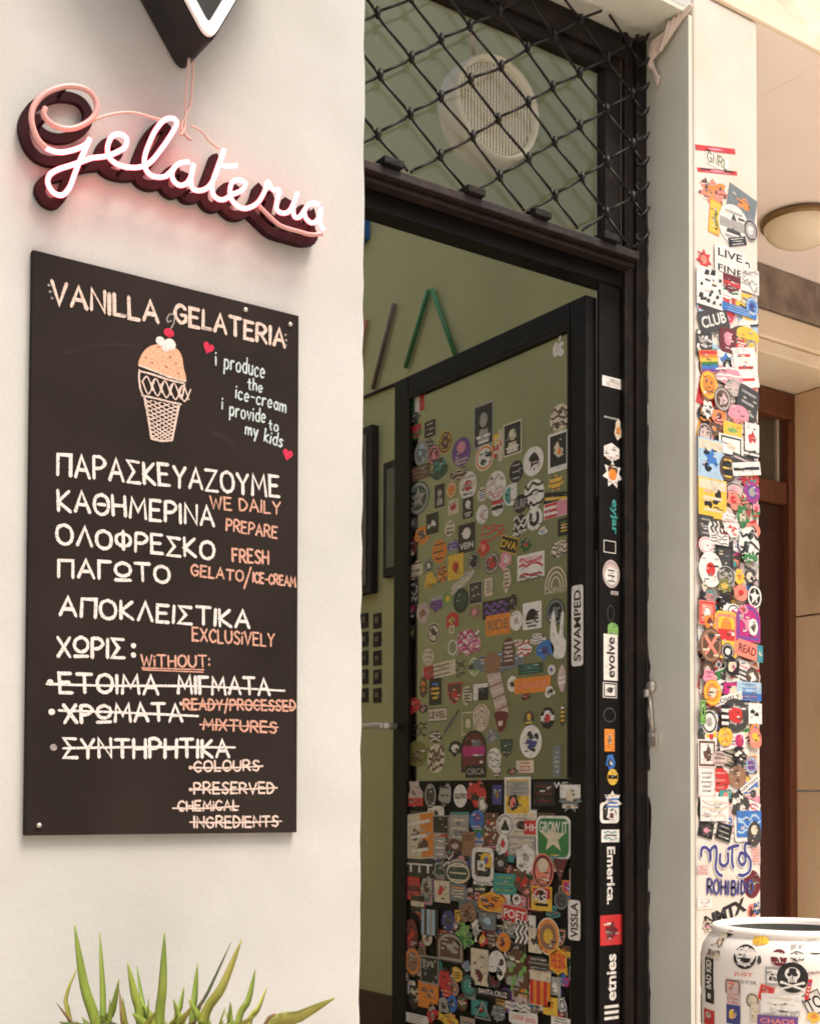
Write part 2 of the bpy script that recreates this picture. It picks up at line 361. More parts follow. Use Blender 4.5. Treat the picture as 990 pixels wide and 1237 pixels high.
# ================================================================ SETTING
g = MB(); g.box(-40, 40, -40, -1.2 - 0.4, -.14, -.12, M_ASPH); road = tag(g.build('road'), kind='structure')
g = MB(); g.box(-40, 40, -1.6, 30, -.12, 0, M_ASPH); tag(g.build('pavement'), kind='structure')

opp = thing('opposite_building', 'ochre plastered building across the street behind the viewer', 'building', (0, -7.5, 0))
b = MB(); b.box(-14, 16, -8.2, -7.5, 0, 4.6, noisy('ochre_plaster', (.50, .36, .25), (.58, .44, .32), 3, .85, .2, 40)); b.build('wall', opp)
for k in range(9):
    x = -12.5 + k * 3.1; b = MB(); b.box(x, x + 1.1, -7.499, -7.44, .1, 2.4, M_DWOOD); b.build('shutter', opp)
# street facade: one thing, its differently finished faces as parts
fac = thing('shop_facade', 'white plastered shop wall with a tall recessed doorway and pale green reveal', 'building', (XL, 0, 0))
b = MB()
je = random.Random(5)
b.prism([(-4, 0), (XL, 0)] + [(XL - .0035 * je.random() * (.3 + je.random()), .04 * k) for k in range(1, 130)] + [(XL, 5.2), (-4, 5.2)], 0, .30, M_WALL)   # left wall with a hand trowelled edge
b.box(XL, XP - .012, .006, .30, ZTOP + .012, 5.2, M_WALL); b.box(XP - .0115, 7, .0065, .30, 3.06, 5.2, M_WALL)         # wall over the doorway
b.build('wall', fac, .003)
b = MB()
b.box(XL, XR, .003, .30, ZTOP, ZTOP + .010, M_REVEAL)       # soffit
b.build('soffit', fac)
b = MB(); b.box(XR, XR + .012, .003, .30, 0, ZTOP - .002, M_REVEAL); b.build('door_reveal', fac)
pil = thing('sticker_pillar', 'cream plastered pillar covered in stickers right of the shop doorway', 'pillar', (XP, 0, 0))
b = MB(); b.box(XR + .013, XP, 0, .30, 0, 2.941, M_PILLAR); pil_body = b.build('pillar_body', pil, .005)

# side entrance: stone lintel, ceiling, back wall, marble band, door
alc = thing('side_entrance', 'pale pink recessed porch with veined stone lintel right of the pillar', 'porch', (3.4, .5, 0))
zl = 2.943
b = MB(); b.box(XP - .16, 7, -.006, .0055, zl, 4.2, M_STONE); b.build('lintel', alc, .004)
b = MB(); b.box(XP - .01, XIN + .099, .305, .345, 0, zl + .1, M_CEIL); b.build('side_wall', alc)
b = MB(); b.box(XP - .01, XIN + .099, .0058, .30, zl + .003, zl + .1, M_CEIL); b.box(XIN + .1, 7, .0058, 1.4, zl + .003, zl + .1, M_CEIL); b.build('ceiling', alc)
YB = 0.90; YD = 1.14; XD1 = 3.90; XD0 = 2.96
pA = on_y(918, 330, YB); pB = on_y(918, 371, YB); pC = on_y(918, 404, YB)
zm0, zm1, zc = pB.z, zl, pC.z
b = MB(); b.box(XIN + .1, 6.5, YB - .012, YB + .3, zm0, zm1, M_MARBLE); b.build('marble_band', alc, .003)
b = MB(); b.box(XIN + .1, 6.5, YB, YB + .3, zc, zm0 - .002, M_CREAM)
b.box(XIN + .1, 6.5, YB + .012, YB + .3, zc - .05, zc - .002, M_CREAM); b.build('door_lintel', alc, .006)
b = MB()
zd = zc - .052
for z0, z1 in ((0, .62), (.625, 1.19), (1.195, 1.83), (1.835, zd)):
    b.box(XD1, 6.5, YB + .004, YB + .3, z0, z1 - .001, M_SAND); b.box(XIN + .1, XD0, YB + .004, YB + .3, z0, z1 - .001, M_SAND)
b.build('door_jamb', alc, .004)
sdo = thing('side_door', 'dark red brown wooden door with a tall glass pane deep in the side porch', 'door', (3.4, YD, 0))
xs1 = on_y(945, 600, YD + .03).x
b = MB(); b.box(XD0, XD1 - .002, YD, YD + .06, zd - .10, zd - .002, M_DWOOD); b.box(xs1, XD1 - .002, YD, YD + .06, 0, zd - .101, M_DWOOD)
b.box(XD0, XD0 + .09, YD, YD + .06, 0, zd - .101, M_DWOOD)
zr1 = on_y(935, 580, YD + .01).z; zr0 = on_y(935, 607, YD + .01).z
b.box(XD0 + .091, xs1 - .001, YD + .01, YD + .06, zr0, zr1, M_DWOOD); b.build('frame', sdo, .005)
b = MB(); b.box(XD0 + .091, xs1 - .001, YD + .035, YD + .045, zr1 + .001, zd - .101, M_DGLASS)
b.build('glass_pane', sdo)
b = MB(); x9 = on_y(938, 500, YD + .02).x
b.box(x9, x9 + .012, YD + .022, YD + .034, zr1 + .001, zd - .101, M_STEEL); b.build('glazing_bar', sdo)
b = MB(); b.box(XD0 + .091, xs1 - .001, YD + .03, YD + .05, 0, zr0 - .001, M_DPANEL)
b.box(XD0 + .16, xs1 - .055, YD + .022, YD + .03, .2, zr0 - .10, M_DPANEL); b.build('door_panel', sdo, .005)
p = on_z(966, 266, zl)
lamp = thing('ceiling_lamp', 'round cream glass dome lamp on the pink porch ceiling', 'ceiling lamp', (p.x, p.y, zl))
b = MB(); b.lathe([(.0, 0), (.112, 0), (.120, -.006), (.120, -.016), (.112, -.020), (0, -.020)], M_BRASS, (p.x, p.y, zl)); b.build('base_ring', lamp)
b = MB(); b.lathe([(.110, -.018)] + [(.110 * math.cos(R(a)), -.020 - .062 * math.sin(R(a))) for a in range(0, 90, 9)] + [(0.001, -.082)], M_GLOBE, (p.x, p.y, zl)); b.build('glass_dome', lamp)

# shop interior, lit through an added, unseen opening in the roof
zi = .12
b = MB(); b.box(-1.0, XIN, .30, 5, zi - .12, zi, noisy('brown_tile', (.09, .06, .045), (.13, .09, .065), 5, .4)); tag(b.build('interior_floor'), kind='structure')
inw = thing('interior_wall', 'olive green painted wall inside the shop behind the open door', 'wall', (XIN, 2.6, 0))
b = MB(); b.box(XIN, XIN + .09, .302, 5, 0, 4.4, M_GREEN); b.box(XR + .013, XIN - .001, .302, .31, 0, 4.4, M_GREEN); b.build('plaster', inw)
zdad = on_x(440, 1195, XIN).z
b = MB(); b.box(XIN - .014, XIN - .001, .302, 5, zi, zdad, M_BROWN); b.build('dado', inw, .003)
bk = thing('back_wall', 'green painted far wall and unseen cream left wall of the shop room', 'wall', (0, 5, 0))
b = MB(); b.box(-1.0, XIN + .1, 5, 5.1, 0, 4.4, M_GREEN); b.box(-1.0, -.9, .3, 5.0, 0, 4.4, M_PILLAR); b.build('plaster', bk)  # unseen left wall, pale and set close to bounce light onto the door
rf = MB()
HX0, HX1, HY0, HY1 = -.85, 2.49, .32, 4.9  # bounds of the roof opening, added to let sky light in
rf.box(-1.0, HX0, .302, 5.1, 4.4, 4.5, M_GREEN); rf.box(HX1, XIN + .1, .302, 5.1, 4.4, 4.5, M_GREEN)
rf.box(HX0, HX1, .302, HY0, 4.4, 4.5, M_GREEN); rf.box(HX0, HX1, HY1, 5.1, 4.4, 4.5, M_GREEN)
tag(rf.build('interior_ceiling'), kind='structure')

# ================================================================ DOOR FRAME, TRANSOM, GRILLE
fr = thing('door_frame', 'old black iron door frame with a glazed transom and stickers down its right post', 'door frame', (1.7, YF, 0))
xa = on_y(725, 800, YF).x; xb = on_y(750, 800, YF + .003).x; xg = on_y(731, 200, YF).x
ztb = on_y(600, 252, YF - .03).z                      # transom bar, front top edge
zl1 = on_y(650, 330, YF).z                            # underside of the bar
zgt = on_y(731, 82, YF).z
zga = on_y(640, 264, YF).z
b = MB()
b.box(xa, XR - .001, YF + .004, YF + .012, zi, zl1 + .03, M_LEAF)                   # flat plate behind the stickers
b.build('sticker_post', fr, .001)
b = MB()
x2 = XR - .001
b.box(xb, xb + .014, YF - .010, YF + .003, zi, ZTOP - .001, M_IRON)
b.box(xb + .015, xb + .034, YF - .003, YF + .003, zi, ZTOP - .001, M_IRONB)
b.box(xb + .035, x2, YF - .012, YF + .003, zi, ZTOP - .001, M_IRON)
b.build('outer_post', fr, .003)
b = MB()
zb0 = on_y(600, 300, YF).z; zb1 = on_y(600, 262, YF - .04).z; zb2 = on_y(600, 250, YF - .04).z
b.box(XL + .001, xb - .001, YF - .002, YF + .05, zb0, zb1 - .001, M_LEAF)
b.build('header', fr, .003)
b = MB()
zt = on_y(600, 250, YF - .05).z
b.box(XL + .001, xb - .001, YF - .056, YF + .03, zb1, zb1 + .018, M_IRONB)
b.box(XL + .001, xb - .001, YF - .010, YF + .03, zb1 + .019, zga, M_IRONB)
b.box(XL + .001, xb - .001, YF - .040, YF - .012, zb1 - .012, zb1 - .001, M_IRONB)
for q in (1.36, 1.56, 1.735, 1.93):
    b.box(q, q + .045, YF - .066, YF - .011, zb1 + .019, zb1 + .034, M_IRON)
b.build('transom_bar', fr, .002)
b = MB()
b.box(XL + .001, xb - .001, YF, YF + .03, zgt, ZTOP - .001, M_IRON)
b.box(XL + .001, xb - .001, YF - .012, YF - .001, zgt + .03, ZTOP - .03, M_IRON)
b.box(xg, xb - .001, YF, YF + .03, zga + .001, zgt - .001, M_IRON)
b.build('transom_frame', fr, .003)
b = MB(); b.box(XL + .001, xg + .005, YF + .014, YF + .018, zga + .001, zgt - .001, M_GLASST); b.build('transom_glass', fr)

gr = thing('security_grille', 'black diamond wire grille across the transom window above the shop door', 'grille', (1.7, .07, ztb))
yg = .095
def z5(x, y): return on_y(420 + x / 2.605, y / 2.605, yg)
n0, n1, n2 = z5(195, 180), z5(385, 255), z5(200, 365)
dx = n1.x - n0.x; dz = n0.z - n2.z
zlo, zhi = zb1 + .03, ZTOP - .008
b = MB(); kb = MB()
def clipseg(p, q):
    # keep the wire inside the opening
    t0, t1 = 0.0, 1.0
    for a, d, lo, hi in ((p.x, q.x - p.x, XL - .05, XR - .045), (p.z, q.z - p.z, zlo, zhi)):
        if abs(d) < 1e-9: continue
        u0, u1 = sorted(((lo - a) / d, (hi - a) / d)); t0, t1 = max(t0, u0), min(t1, u1)
    return (p.lerp(q, t0), p.lerp(q, t1)) if t1 - t0 > .06 else None
XR_in = XR
def node(i, j):
    r2 = random.Random(i * 91 + j * 17)
    return Vector((n0.x + i * dx + (j % 2) * dx / 2 + (r2.random() - .5) * .008, yg + (r2.random() - .5) * .006, n0.z - j * dz / 2 + (r2.random() - .5) * .006))
for i in range(-4, 6):
    for j in range(-8, 9):
        p = node(i, j)
        for q in (node(i + (j % 2), j + 1), node(i - 1 + (j % 2), j + 1)):
            d = (q - p); m1 = p + d * .13 + Vector((0, 0, -.0025)); m2 = q - d * .13 + Vector((0, 0, .0025))
            for s0, s1 in ((p, m1), (m1, m2), (m2, q)):
                c = clipseg(s0, s1)
                if c: b.tube([c[0], c[1]], .0029, M_WIRE, 6)
        if XL - .05 < p.x < XR - .05 and zlo < p.z < zhi:
            b.tube([p + Vector((0, -.004, .011)), p + Vector((0, -.005, 0)), p + Vector((0, -.004, -.011))], [.0042, .0060, .0042], M_WIRE, 8)
b.build('wire_mesh', gr)
for k in range(9):
    z = zlo + .03 + k * (zhi - zlo - .05) / 8
    b = MB(); b.tube([Vector((XR - .048 - .016 * math.sin(t * .7), yg + .012 * math.cos(t * .7), z + .014 * math.cos(t * 1.05))) for t in range(0, 9)], .0028, M_WIRE, 6); b.build('edge_loop', gr)

# ================================================================ DOOR LEAF (opened inwards, hinged on the right)
lf = thing('door_leaf', 'black framed glass shop door standing open inwards and covered in stickers', 'door', (XLEAF, YH, zi))
X0, X1 = XLEAF, XLEAF + .034
zt1 = (on_x(474, 461, X0).z + on_x(706, 358, X0).z) / 2
zt0 = (on_x(585, 436, X0).z + on_x(684, 397, X0).z) / 2                                # lower edge of the top rail
zm = on_x(590, 942, X0).z                                   # top of the solid lower panel
yf_in = on_x(492, 700, X0).y                                # inner edge of the free stile
yh_in = on_x(688, 600, X0).y
ye = on_x(475, 700, X0).y
print('leaf', zt1, zt0, zm, ye, yf_in, yh_in)
b = MB()
b.box(X0, X1, yf_in, ye, zi + .01, zt1, M_LEAF); b.build('stile', lf, .003)
b = MB(); b.box(X0, X1, YH, yh_in, zi + .01, zt1, M_LEAF); b.build('stile', lf, .003)
b = MB(); b.box(X0, X1, yh_in + .0005, yf_in - .0005, zt0, zt1, M_LEAF); b.build('top_rail', lf, .003)
b = MB(); b.box(X0 + .006, X1 - .004, yh_in + .0005, yf_in - .0005, zi + .01, zm, M_LEAF); panel = b.build('lower_panel', lf, .002)
b = MB(); b.box(X0 + .010, X0 + .015, yh_in + .0005, yf_in - .0005, zm + .0005, zt0 - .0005, M_GLASS); pane = b.build('glass_pane', lf)
b = MB()
for yy in (yh_in, yf_in - .008):
    b.box(X0 - .002, X0 + .006, yy + .0007, yy + .0075, zm + .001, zt0 - .001, M_IRON)
b.box(X0 - .002, X0 + .006, yh_in + .009, yf_in - .009, zt0 - .009, zt0 - .001, M_IRON)
b.build('glazing_bead', lf)
hz = on_x(476, 878, X0).z
b = MB(); b.tube([(X0 - .004, ye - .02, hz), (X0 - .05, ye - .02, hz)], .009, M_STEEL, 12)
b.tube([(X0 - .05, ye - .026, hz), (X0 - .052, ye + .05, hz + .003), (X0 - .05, ye + .075, hz + .004)], [.009, .008, .007], M_STEEL, 12); b.build('handle', lf, 0)
b = MB(); hzz = on_x(718, 628, X0).z
b.box(X0 + .03, X0 + .05, YF + .013, YH - .001, hzz - .06, hzz + .06, M_IRON); b.build('hinge', lf, .002)
b = MB(); b.box(X0 + .03, X0 + .05, YF + .013, YH - .001, .4, .52, M_IRON); b.build('hinge', lf, .002)

# latch plates on the reveal, fluted plaster bracket at the soffit corner
def xr(px, py): return on_x(px + 8, py, XR)
lt = thing('latch_bolt', 'worn steel latch and bolt plate fixed to the right doorway reveal', 'latch', tuple(xr(785, 860)))
b = MB(); p = xr(779, 830); q = xr(783, 893)
b.tube([(XR - .003, p.y - .004, p.z), (XR - .012, p.y - .004, p.z)], .012, M_STEEL, 14)
b.tube([(XR - .005, p.y + .008, p.z - .014), (XR - .014, p.y + .008, p.z - .014)], .009, M_STEEL, 14)
b.build('latch_head', lt)
b = MB(); b.tube([(XR - .008, p.y, p.z - .02), (XR - .008, q.y, q.z + .02)], .0035, M_STEEL, 8); b.build('bolt_rod', lt)
b = MB(); b.box(XR - .010, XR - .0005, q.y - .012, q.y + .012, q.z - .017, q.z + .017, M_STEEL); b.box(XR - .016, XR - .0105, q.y - .007, q.y + .007, q.z + .004, q.z + .014, M_STEEL); b.build('catch_plate', lt, .002)

jr = random.Random(11)
for z0, z1, w in ((.2, .55, .005), (.62, .95, .007), (1.0, 1.16, .009), (1.22, 1.34, .006), (1.36, 1.5, .008), (1.6, 2.0, .004), (2.05, 2.5, .004)):
    n = int((z1 - z0) / .02); left = [(-(YF - .012) - .001, z0 + (z1 - z0) * k / n) for k in range(n + 1)]; right = [(-(YF - .012) + w * jr.random(), z0 + (z1 - z0) * k / n) for k in range(n, -1, -1)]
    sm = Sheet(); sm.poly(left + right, M_IRONB, 0); sm.build('rust_stain', map_x(XR), fac, .0006)
br = thing('plaster_bracket', 'curved fluted plaster bracket in the upper right corner of the shop doorway', 'bracket', (XR, .08, 2.86))
b = MB()
for k in range(5):
    o = k * .0135
    path = [(XR - .006 - o * .3, -.012 + o * .9, ZTOP + .010 - o * .35), (XR - .010 - o * .2, .02 + o * .8, ZTOP - .010 - o * .8), (XR - .018, .055 + o * .45, ZTOP - .026 - o * .55), (XR - .022, .088 + o * .25, ZTOP - .034 - o * .7),
            (XR - .020 + o * .2, .100 - o * .05, ZTOP - .055 - o * .6), (XR - .013, .098 - o * .25, ZTOP - .085 - o * .4), (XR - .008, .088 - o * .12, ZTOP - .125 + o * .3)]
    c = crom(path, 5); n = len(c)
    b.tube(c, [.0056 * (1 - .62 * max(0, (i / n - .45) / .55)) for i in range(n)], M_TRIM, 8)
b.build('fluted_scroll', br)

# ================================================================ FAN BEHIND THE TRANSOM
yfan = .20
pc = on_y(601, 130, yfan); rtop = on_y(601, 66, yfan); rf_ = (rtop.z - pc.z) * .93
fan = thing('round_fan', 'round cream plastic fan with a tan mesh grille behind the transom glass', 'fan', tuple(pc))
b = MB()
b.lathe([(rf_ * .93, .012), (rf_ * .945, .0), (rf_ * 1.0, -.010), (rf_ * 1.055, .002), (rf_ * 1.075, .02), (rf_ * 1.075, .055), (rf_ * 1.02, .068), (0, .068)], M_FAN, tuple(pc), 56, 'y'); b.build('housing', fan)
b = MB(); b.lathe([(0, .03), (rf_ * .93, .03)], M_FANG, tuple(pc), 40, 'y'); b.build('filter_disc', fan)
b = MB()
n = 11
for k in range(-n, n + 1):
    u = k / (n + .6) * rf_ * .92; hh = math.sqrt(max(0, (rf_ * .92) ** 2 - u * u))
    b.box(pc.x + u - .0016, pc.x + u + .0016, pc.y + .010, pc.y + .014, pc.z - hh, pc.z + hh, M_FAN)
    b.box(pc.x - hh, pc.x + hh, pc.y + .0145, pc.y + .0175, pc.z + u - .0014, pc.z + u + .0014, M_FAN)
b.build('grille', fan)
b = MB(); t = on_y(586, -60, yfan)
b.tube([(pc.x - .03, pc.y + .05, pc.z + rf_ * 1.05), (pc.x - .035, pc.y + .05, 3.0), (pc.x - .035, pc.y + .05, 4.398)], .005, M_GLOBE, 8); b.build('cord', fan)

# ================================================================ THINGS ON THE INTERIOR WALL
def zz8(x, y): return on_x(430 + x / 6.6, 330 + y / 6.6, XIN)
def stick(label, a, c, w, col, group='coloured sticks on the inside wall'):
    a = zz8(*a); c = zz8(*c); m = noisy('stick_' + label.split()[0], tuple(v * .8 for v in col), col, 12, .5, 0)
    b = MB(); b.tube([(XIN - .012, a.y, a.z), (XIN - .012, c.y, c.z)], w, m, 8); o = b.build('wall_stick')
    tag(o, label, 'decoration', group)
stick('green stick forming the left leg of an upside down V', (600, 140), (415, 760), .0080, (.07, .27, .11))
stick('green stick forming the right leg of an upside down V', (628, 140), (830, 700), .0080, (.06, .24, .09))
stick('mauve grey stick leaning on the green inside wall', (325, 245), (155, 930), .0080, (.22, .16, .16))
stick('red stick half hidden by the white wall edge', (105, 375), (20, 800), .007, (.5, .16, .09))
b = MB(); p = zz8(-60, 1045); q = zz8(330, 885); b.tube([(XIN - .006, p.y, p.z), (XIN - .006, q.y, q.z)], .006, M_DARK, 6); tag(b.build('dark_cable'), 'thin dark cable along the green inside wall below the sticks', 'cable')
def wallbox(name, label, cat, px0, py0, px1, py1, d, m, inner=None, group=None, cols=None):
    p = on_x(px0, (py0 + py1) / 2, XIN); q = on_x(px1, (py0 + py1) / 2, XIN); zt_ = on_x((px0 + px1) / 2, py0, XIN).z; zb_ = on_x((px0 + px1) / 2, py1, XIN).z
    t = thing(name, label, cat, (XIN, p.y, zb_), group)
    b = MB(); b.box(XIN - d, XIN - .001, q.y, p.y, zb_, zt_, m); b.build('frame', t, .003)
    b = MB(); fw = min(.03, (p.y - q.y) * .18); zm_ = zb_ + (zt_ - zb_) * .5
    c1, c2 = cols
    b.box(XIN - d - .004, XIN - d - .0005, q.y + fw, p.y - fw, zb_ + fw, zm_, c1); b.box(XIN - d - .004, XIN - d - .0005, q.y + fw, p.y - fw, zm_ + .0005, zt_ - fw, c2); b.build('picture', t)
M_PIC1 = noisy('picture_brown', (.10, .07, .05), (.16, .12, .09), 8, .5); M_PIC2 = noisy('picture_grey', (.05, .05, .045), (.09, .09, .08), 8, .4)
wallbox('framed_picture', 'black framed poster on the green wall beside the white wall edge', 'picture', 405, 525, 457, 722, .03, M_DARK, cols=(M_PIC1, M_PIC2))
wallbox('framed_picture', 'narrow dark frame on the green wall behind the door edge', 'picture', 468, 555, 500, 695, .02, M_DARK, cols=(M_PIC2, M_PIC2))
k = 0
tp = None
for r_ in range(5):
    for c_ in range(4):
        px = 409 + c_ * 15.7; py = 750 + r_ * 22.5
        if c_ < 2 : continue
        p = on_x(px - 4.5, py - 8, XIN); q = on_x(px + 4.5, py + 8, XIN)
        b = MB(); b.box(XIN - .004, XIN - .001, min(p.y, q.y), max(p.y, q.y), min(p.z, q.z), max(p.z, q.z), M_DARK)
        yy, z_ = (p.y + q.y) / 2, (p.z + q.z) / 2
        b.box(XIN - .006, XIN - .0045, yy - .012, yy + .010, z_ - .008, z_ + .014 - .004 * (r_ % 3), M_PIC1)
        lab = 'small dark photo on the green wall, %s of the column nearest the %s' % (('topmost', 'second', 'middle one', 'fourth', 'lowest')[r_], ('white wall', 'door')[c_ - 2])
        tag(b.build('small_photo'), lab, 'photo', 'small dark photos in a grid on the green wall')
p = on_x(425, 250, XIN); q = on_x(447, 296, XIN)
b = MB(); M_BLUE = noisy('blue_sign_paint', (.02, .11, .36), (.03, .14, .42), 8, .5)
b.prism([(0, 0), (1, 0), (1, 1), (0, 1)], 0, 1, M_BLUE); b.v = [Vector((XIN - .03 + v.y * .028, q.y + (p.y - q.y) * v.x, q.z + (p.z - q.z) * (v.z if v.z else (.0 if v.x > .2 else .12)))) for v in b.v]
tag(b.build('blue_sign'), 'blue sign high on the inside wall next to the white wall edge', 'sign')

# ================================================================ LIGHT BOX SIGN (triangle) AND NEON SCRIPT
tri = thing('triangle_sign', 'black triangular light box with a rounded white outline above the neon word', 'sign', tuple(on_y(250, 20, -.05)))
yv = -.105
def zz1(x, y, yy): return on_y(x / 2.2, y / 2.2, yy)
tipf = zz1(556, 128, yv)
lft = zz1(455, -60, yv); rgt = zz1(668, -60, yv)
# front outline in x,z: extend the two sides upwards to a full triangle
def tripts(off, hgt=.30, rr=.012):
    dl = Vector((lft.x - tipf.x, lft.z - tipf.z)); dr = Vector((rgt.x - tipf.x, rgt.z - tipf.z))
    dl *= hgt / dl.y; dr *= hgt / dr.y
    T = Vector((tipf.x, tipf.z)); A = T + dl; B = T + dr; C = (A + B + T) / 3
    pts = [T, B, A]; out = []
    for i in range(3):
        p, a, c = pts[i], pts[i - 1], pts[(i + 1) % 3]
        d1 = (a - p).normalized(); d2 = (c - p).normalized(); bis = (d1 + d2).normalized(); sn = math.sqrt(max(1e-6, 1 - bis.dot(d1) ** 2))
        pc_ = p + bis * (off / sn); s1 = pc_ + d1 * rr; s2 = pc_ + d2 * rr
        for t in range(7):
            t /= 6; out.append((s1 * (1 - t) ** 2 + pc_ * 2 * t * (1 - t) + s2 * t * t))
    return [(v.x, v.y) for v in out]
b = MB(); b.prism(tripts(0, rr=.03), yv + .004, -.004, M_BOXB); box_body = b.build('box_body', tri, .002)
def ringprism(o_, i_, y0, y1, m):
    b = MB(); n = len(o_); vs = [(x, y0, z) for x, z in o_] + [(x, y0, z) for x, z in i_] + [(x, y1, z) for x, z in o_] + [(x, y1, z) for x, z in i_]
    fs = []
    for k in range(n):
        j = (k + 1) % n
        fs += [(k, j, n + j, n + k), (2 * n + k, 3 * n + k, 3 * n + j, 2 * n + j), (k, 2 * n + k, 2 * n + j, j), (n + k, n + j, 3 * n + j, 3 * n + k)]
    b.add(vs, fs, m); return b
ringprism(tripts(.003, rr=.03), tripts(.020, rr=.010), yv - .004, yv + .003, M_SIGNW).build('white_outline', tri, .001)

neon = thing('neon_sign', 'pink neon script sign reading Gelateria on black cut out backing letters', 'neon sign', tuple(on_y(210, 200, -.03)))
yt = -.047
zA = lambda x, y: on_y(10 + x / 4.95, 90 + y / 4.95, yt)
zB = lambda x, y: on_y(200 + x / 4.95, 130 + y / 4.95, yt)
G1 = [(225,200),(213,235),(240,280),(300,315),(370,325),(440,305),(500,265),(528,215),(525,160),(492,108),(435,78),(350,70),(270,90),(200,130),(155,190),(140,250),(150,320),(180,390),(228,440)]
G2 = [(180,390),(228,440),(300,465),(370,457),(430,437),(470,415),(488,385)]
G3 = [(488,385),(462,445),(425,525),(393,610),(365,680),(322,722),(270,705),(238,650),(250,600),(300,568),(370,545),(430,525),(500,500),(580,490),(650,465),(700,432),(708,385),(670,358),(622,370),(595,430),(602,490),(640,530),(700,552),(780,555),(850,525),(920,440),(980,350),(1008,290),(980,262),(930,275),(880,335),(840,420),(815,500),(820,560),(850,600),(900,615),(950,607)]
G4 = [(10,402),(30,385),(80,335),(140,325),(80,335),(42,380),(45,432),(85,465),(130,450),(158,395),(168,340),(152,420),(160,480),(200,497),(250,480),(290,425),(322,340),(350,252)]
G5 = [(350,252),(310,360),(280,450),(282,510),(310,545),(350,550),(395,522),(450,498),(477,460),(450,435),(405,440),(385,490),(395,550),(440,595),(490,602),(550,570),(590,505),(610,445),(640,490),(680,498),(665,560),(665,610),(700,632),(740,618),(770,560),(788,508),(765,590),(768,648),(800,655),(832,610),(870,570),(915,582),(870,570),(832,612),(838,660),(872,690),(908,670),(930,600),(922,680),(945,735)]
G6 = [(335,345),(375,352),(425,347)]
G7 = [(560,590),(620,650),(690,708),(800,742),(870,760),(935,755)]
w1 = crom([zA(*p) for p in G1], 5); w2 = crom([zA(*p) for p in G2], 5); w3 = crom([zA(*p) for p in G3], 5)
w4 = crom([zB(*p) for p in G4], 5); w5 = crom([zB(*p) for p in G5], 5); w6 = crom([zB(*p) for p in G6], 4); w7 = crom([zB(*p) for p in G7], 4)
b = MB(); b.tube(w1, .0044, M_NEOND, 10); b.build('unlit_tube', neon)
b = MB(); b.tube(w7, .0036, M_NEOND, 10); b.build('unlit_tube', neon)
b = MB()
for w in (w2, w3, w4, w5, w6): b.tube(w, .0039, M_NEON, 10)
b.build('neon_tube', neon)
b = MB()
def ribbon(path, wd, y0, y1):
    sh = Sheet(); sh.stroke([(p.x, p.z) for p in path], wd, M_SIGNB)
    pts, fs, m, l = sh.p[0]; N_ = len(pts); n = (N_ - 2) // 2
    yy = [y0 - .0012 * (i % n) / n if i < 2 * n else (y0 if i == 2 * n else y0 - .0012) for i in range(N_)]
    vs = [(p.x, yy[i], p.y) for i, p in enumerate(pts)] + [(p.x, y1, p.y) for p in pts]
    loop = [2 * n] + list(range(n)) + [2 * n + 1] + list(range(2 * n - 1, n - 1, -1))
    b.add(vs, list(fs) + [(loop[i], loop[(i + 1) % N_], loop[(i + 1) % N_] + N_, loop[i] + N_) for i in range(N_)], m)
ks = 0
for w in (w1, w2, w3, w4, w5, w7):
    ks += 1; ribbon(w, .0150, -.0115 - ks * .0012, -.003)
b.build('letter_backing', neon)
for w, ix in ((w1, (8, 55)), (w3, (20, 60, 110, 150)), (w4, (10, 60)), (w5, (40, 90, 150, 180))):
    for i in ix:
        if i < len(w): b = MB(); b.tube([w[i], Vector((w[i].x, -.012, w[i].z))], .0028, M_SIGNB, 6); b.build('tube_support', neon)
b = MB()
c0 = on_y(233, 70, -.05)
for o, e in ((-.004, zA(1075, 300)), (.004, zB(115, 105))):
    b.tube(crom([(c0.x + o, -.045, c0.z), (c0.x + o * 1.2, -.035, c0.z - .06), (c0.x + o * .5, -.03, (c0.z + e.z) / 2 - .02), (e.x, -.035, e.z), (e.x + o * 3, -.045, e.z - .02)], 6), .0026, M_CABLE, 6)
b.tube(crom([zA(505, 275), zA(590, 245), zA(690, 228), zA(770, 232), zA(880, 262), zA(950, 275)], 5), .0024, M_CABLE, 6)
b.tube(crom([zB(150, 105), zB(220, 145), zB(260, 200), zB(320, 245)], 5), .0020, M_CABLE, 6)
b.build('power_cable', neon)

# ================================================================ CHALKBOARD
bd = thing('chalkboard', 'black chalkboard with hand lettered white and orange writing and a drawn ice cream cone', 'chalkboard', tuple(on_y(200, 1010, -.01)))
YBD = -.012
UVB = uv_y(YBD); MPB = map_y(YBD)
c4 = [UVB(40, 302), UVB(361, 381), UVB(358.5, 1005), UVB(30.5, 1010)]
xl = (c4[0].x + c4[3].x) / 2; xr_ = (c4[1].x + c4[2].x) / 2; zt_ = (c4[0].y + c4[1].y) / 2; zb_ = (c4[2].y + c4[3].y) / 2
print('board', xl, xr_, zt_, zb_, [tuple(c) for c in c4])
b = MB(); b.prism([(c4[3].x, zb_), (c4[2].x, zb_), (c4[1].x, zt_), (c4[0].x, zt_)], YBD, -.0008, M_BOARD); b.build('panel', bd, .001)
CH_W = chalk_mat('chalk_white', (.78, .72, .68)); CH_O = chalk_mat('chalk_orange', (.66, .36, .27)); CH_C = chalk_mat('chalk_pale_blue', (.58, .68, .66))
CH_R = chalk_mat('chalk_red', (.62, .04, .09)); CH_P = chalk_mat('chalk_peach', (.80, .42, .27)); CH_G = chalk_mat('chalk_grey', (.35, .31, .29)); CH_PW = chalk_mat('chalk_pale_peach', (.74, .58, .50)); CH_D = chalk_mat('chalk_brown', (.42, .18, .11))
def reg(ox, oy, s): return lambda x, y: UVB(ox + x / s, oy + y / s)
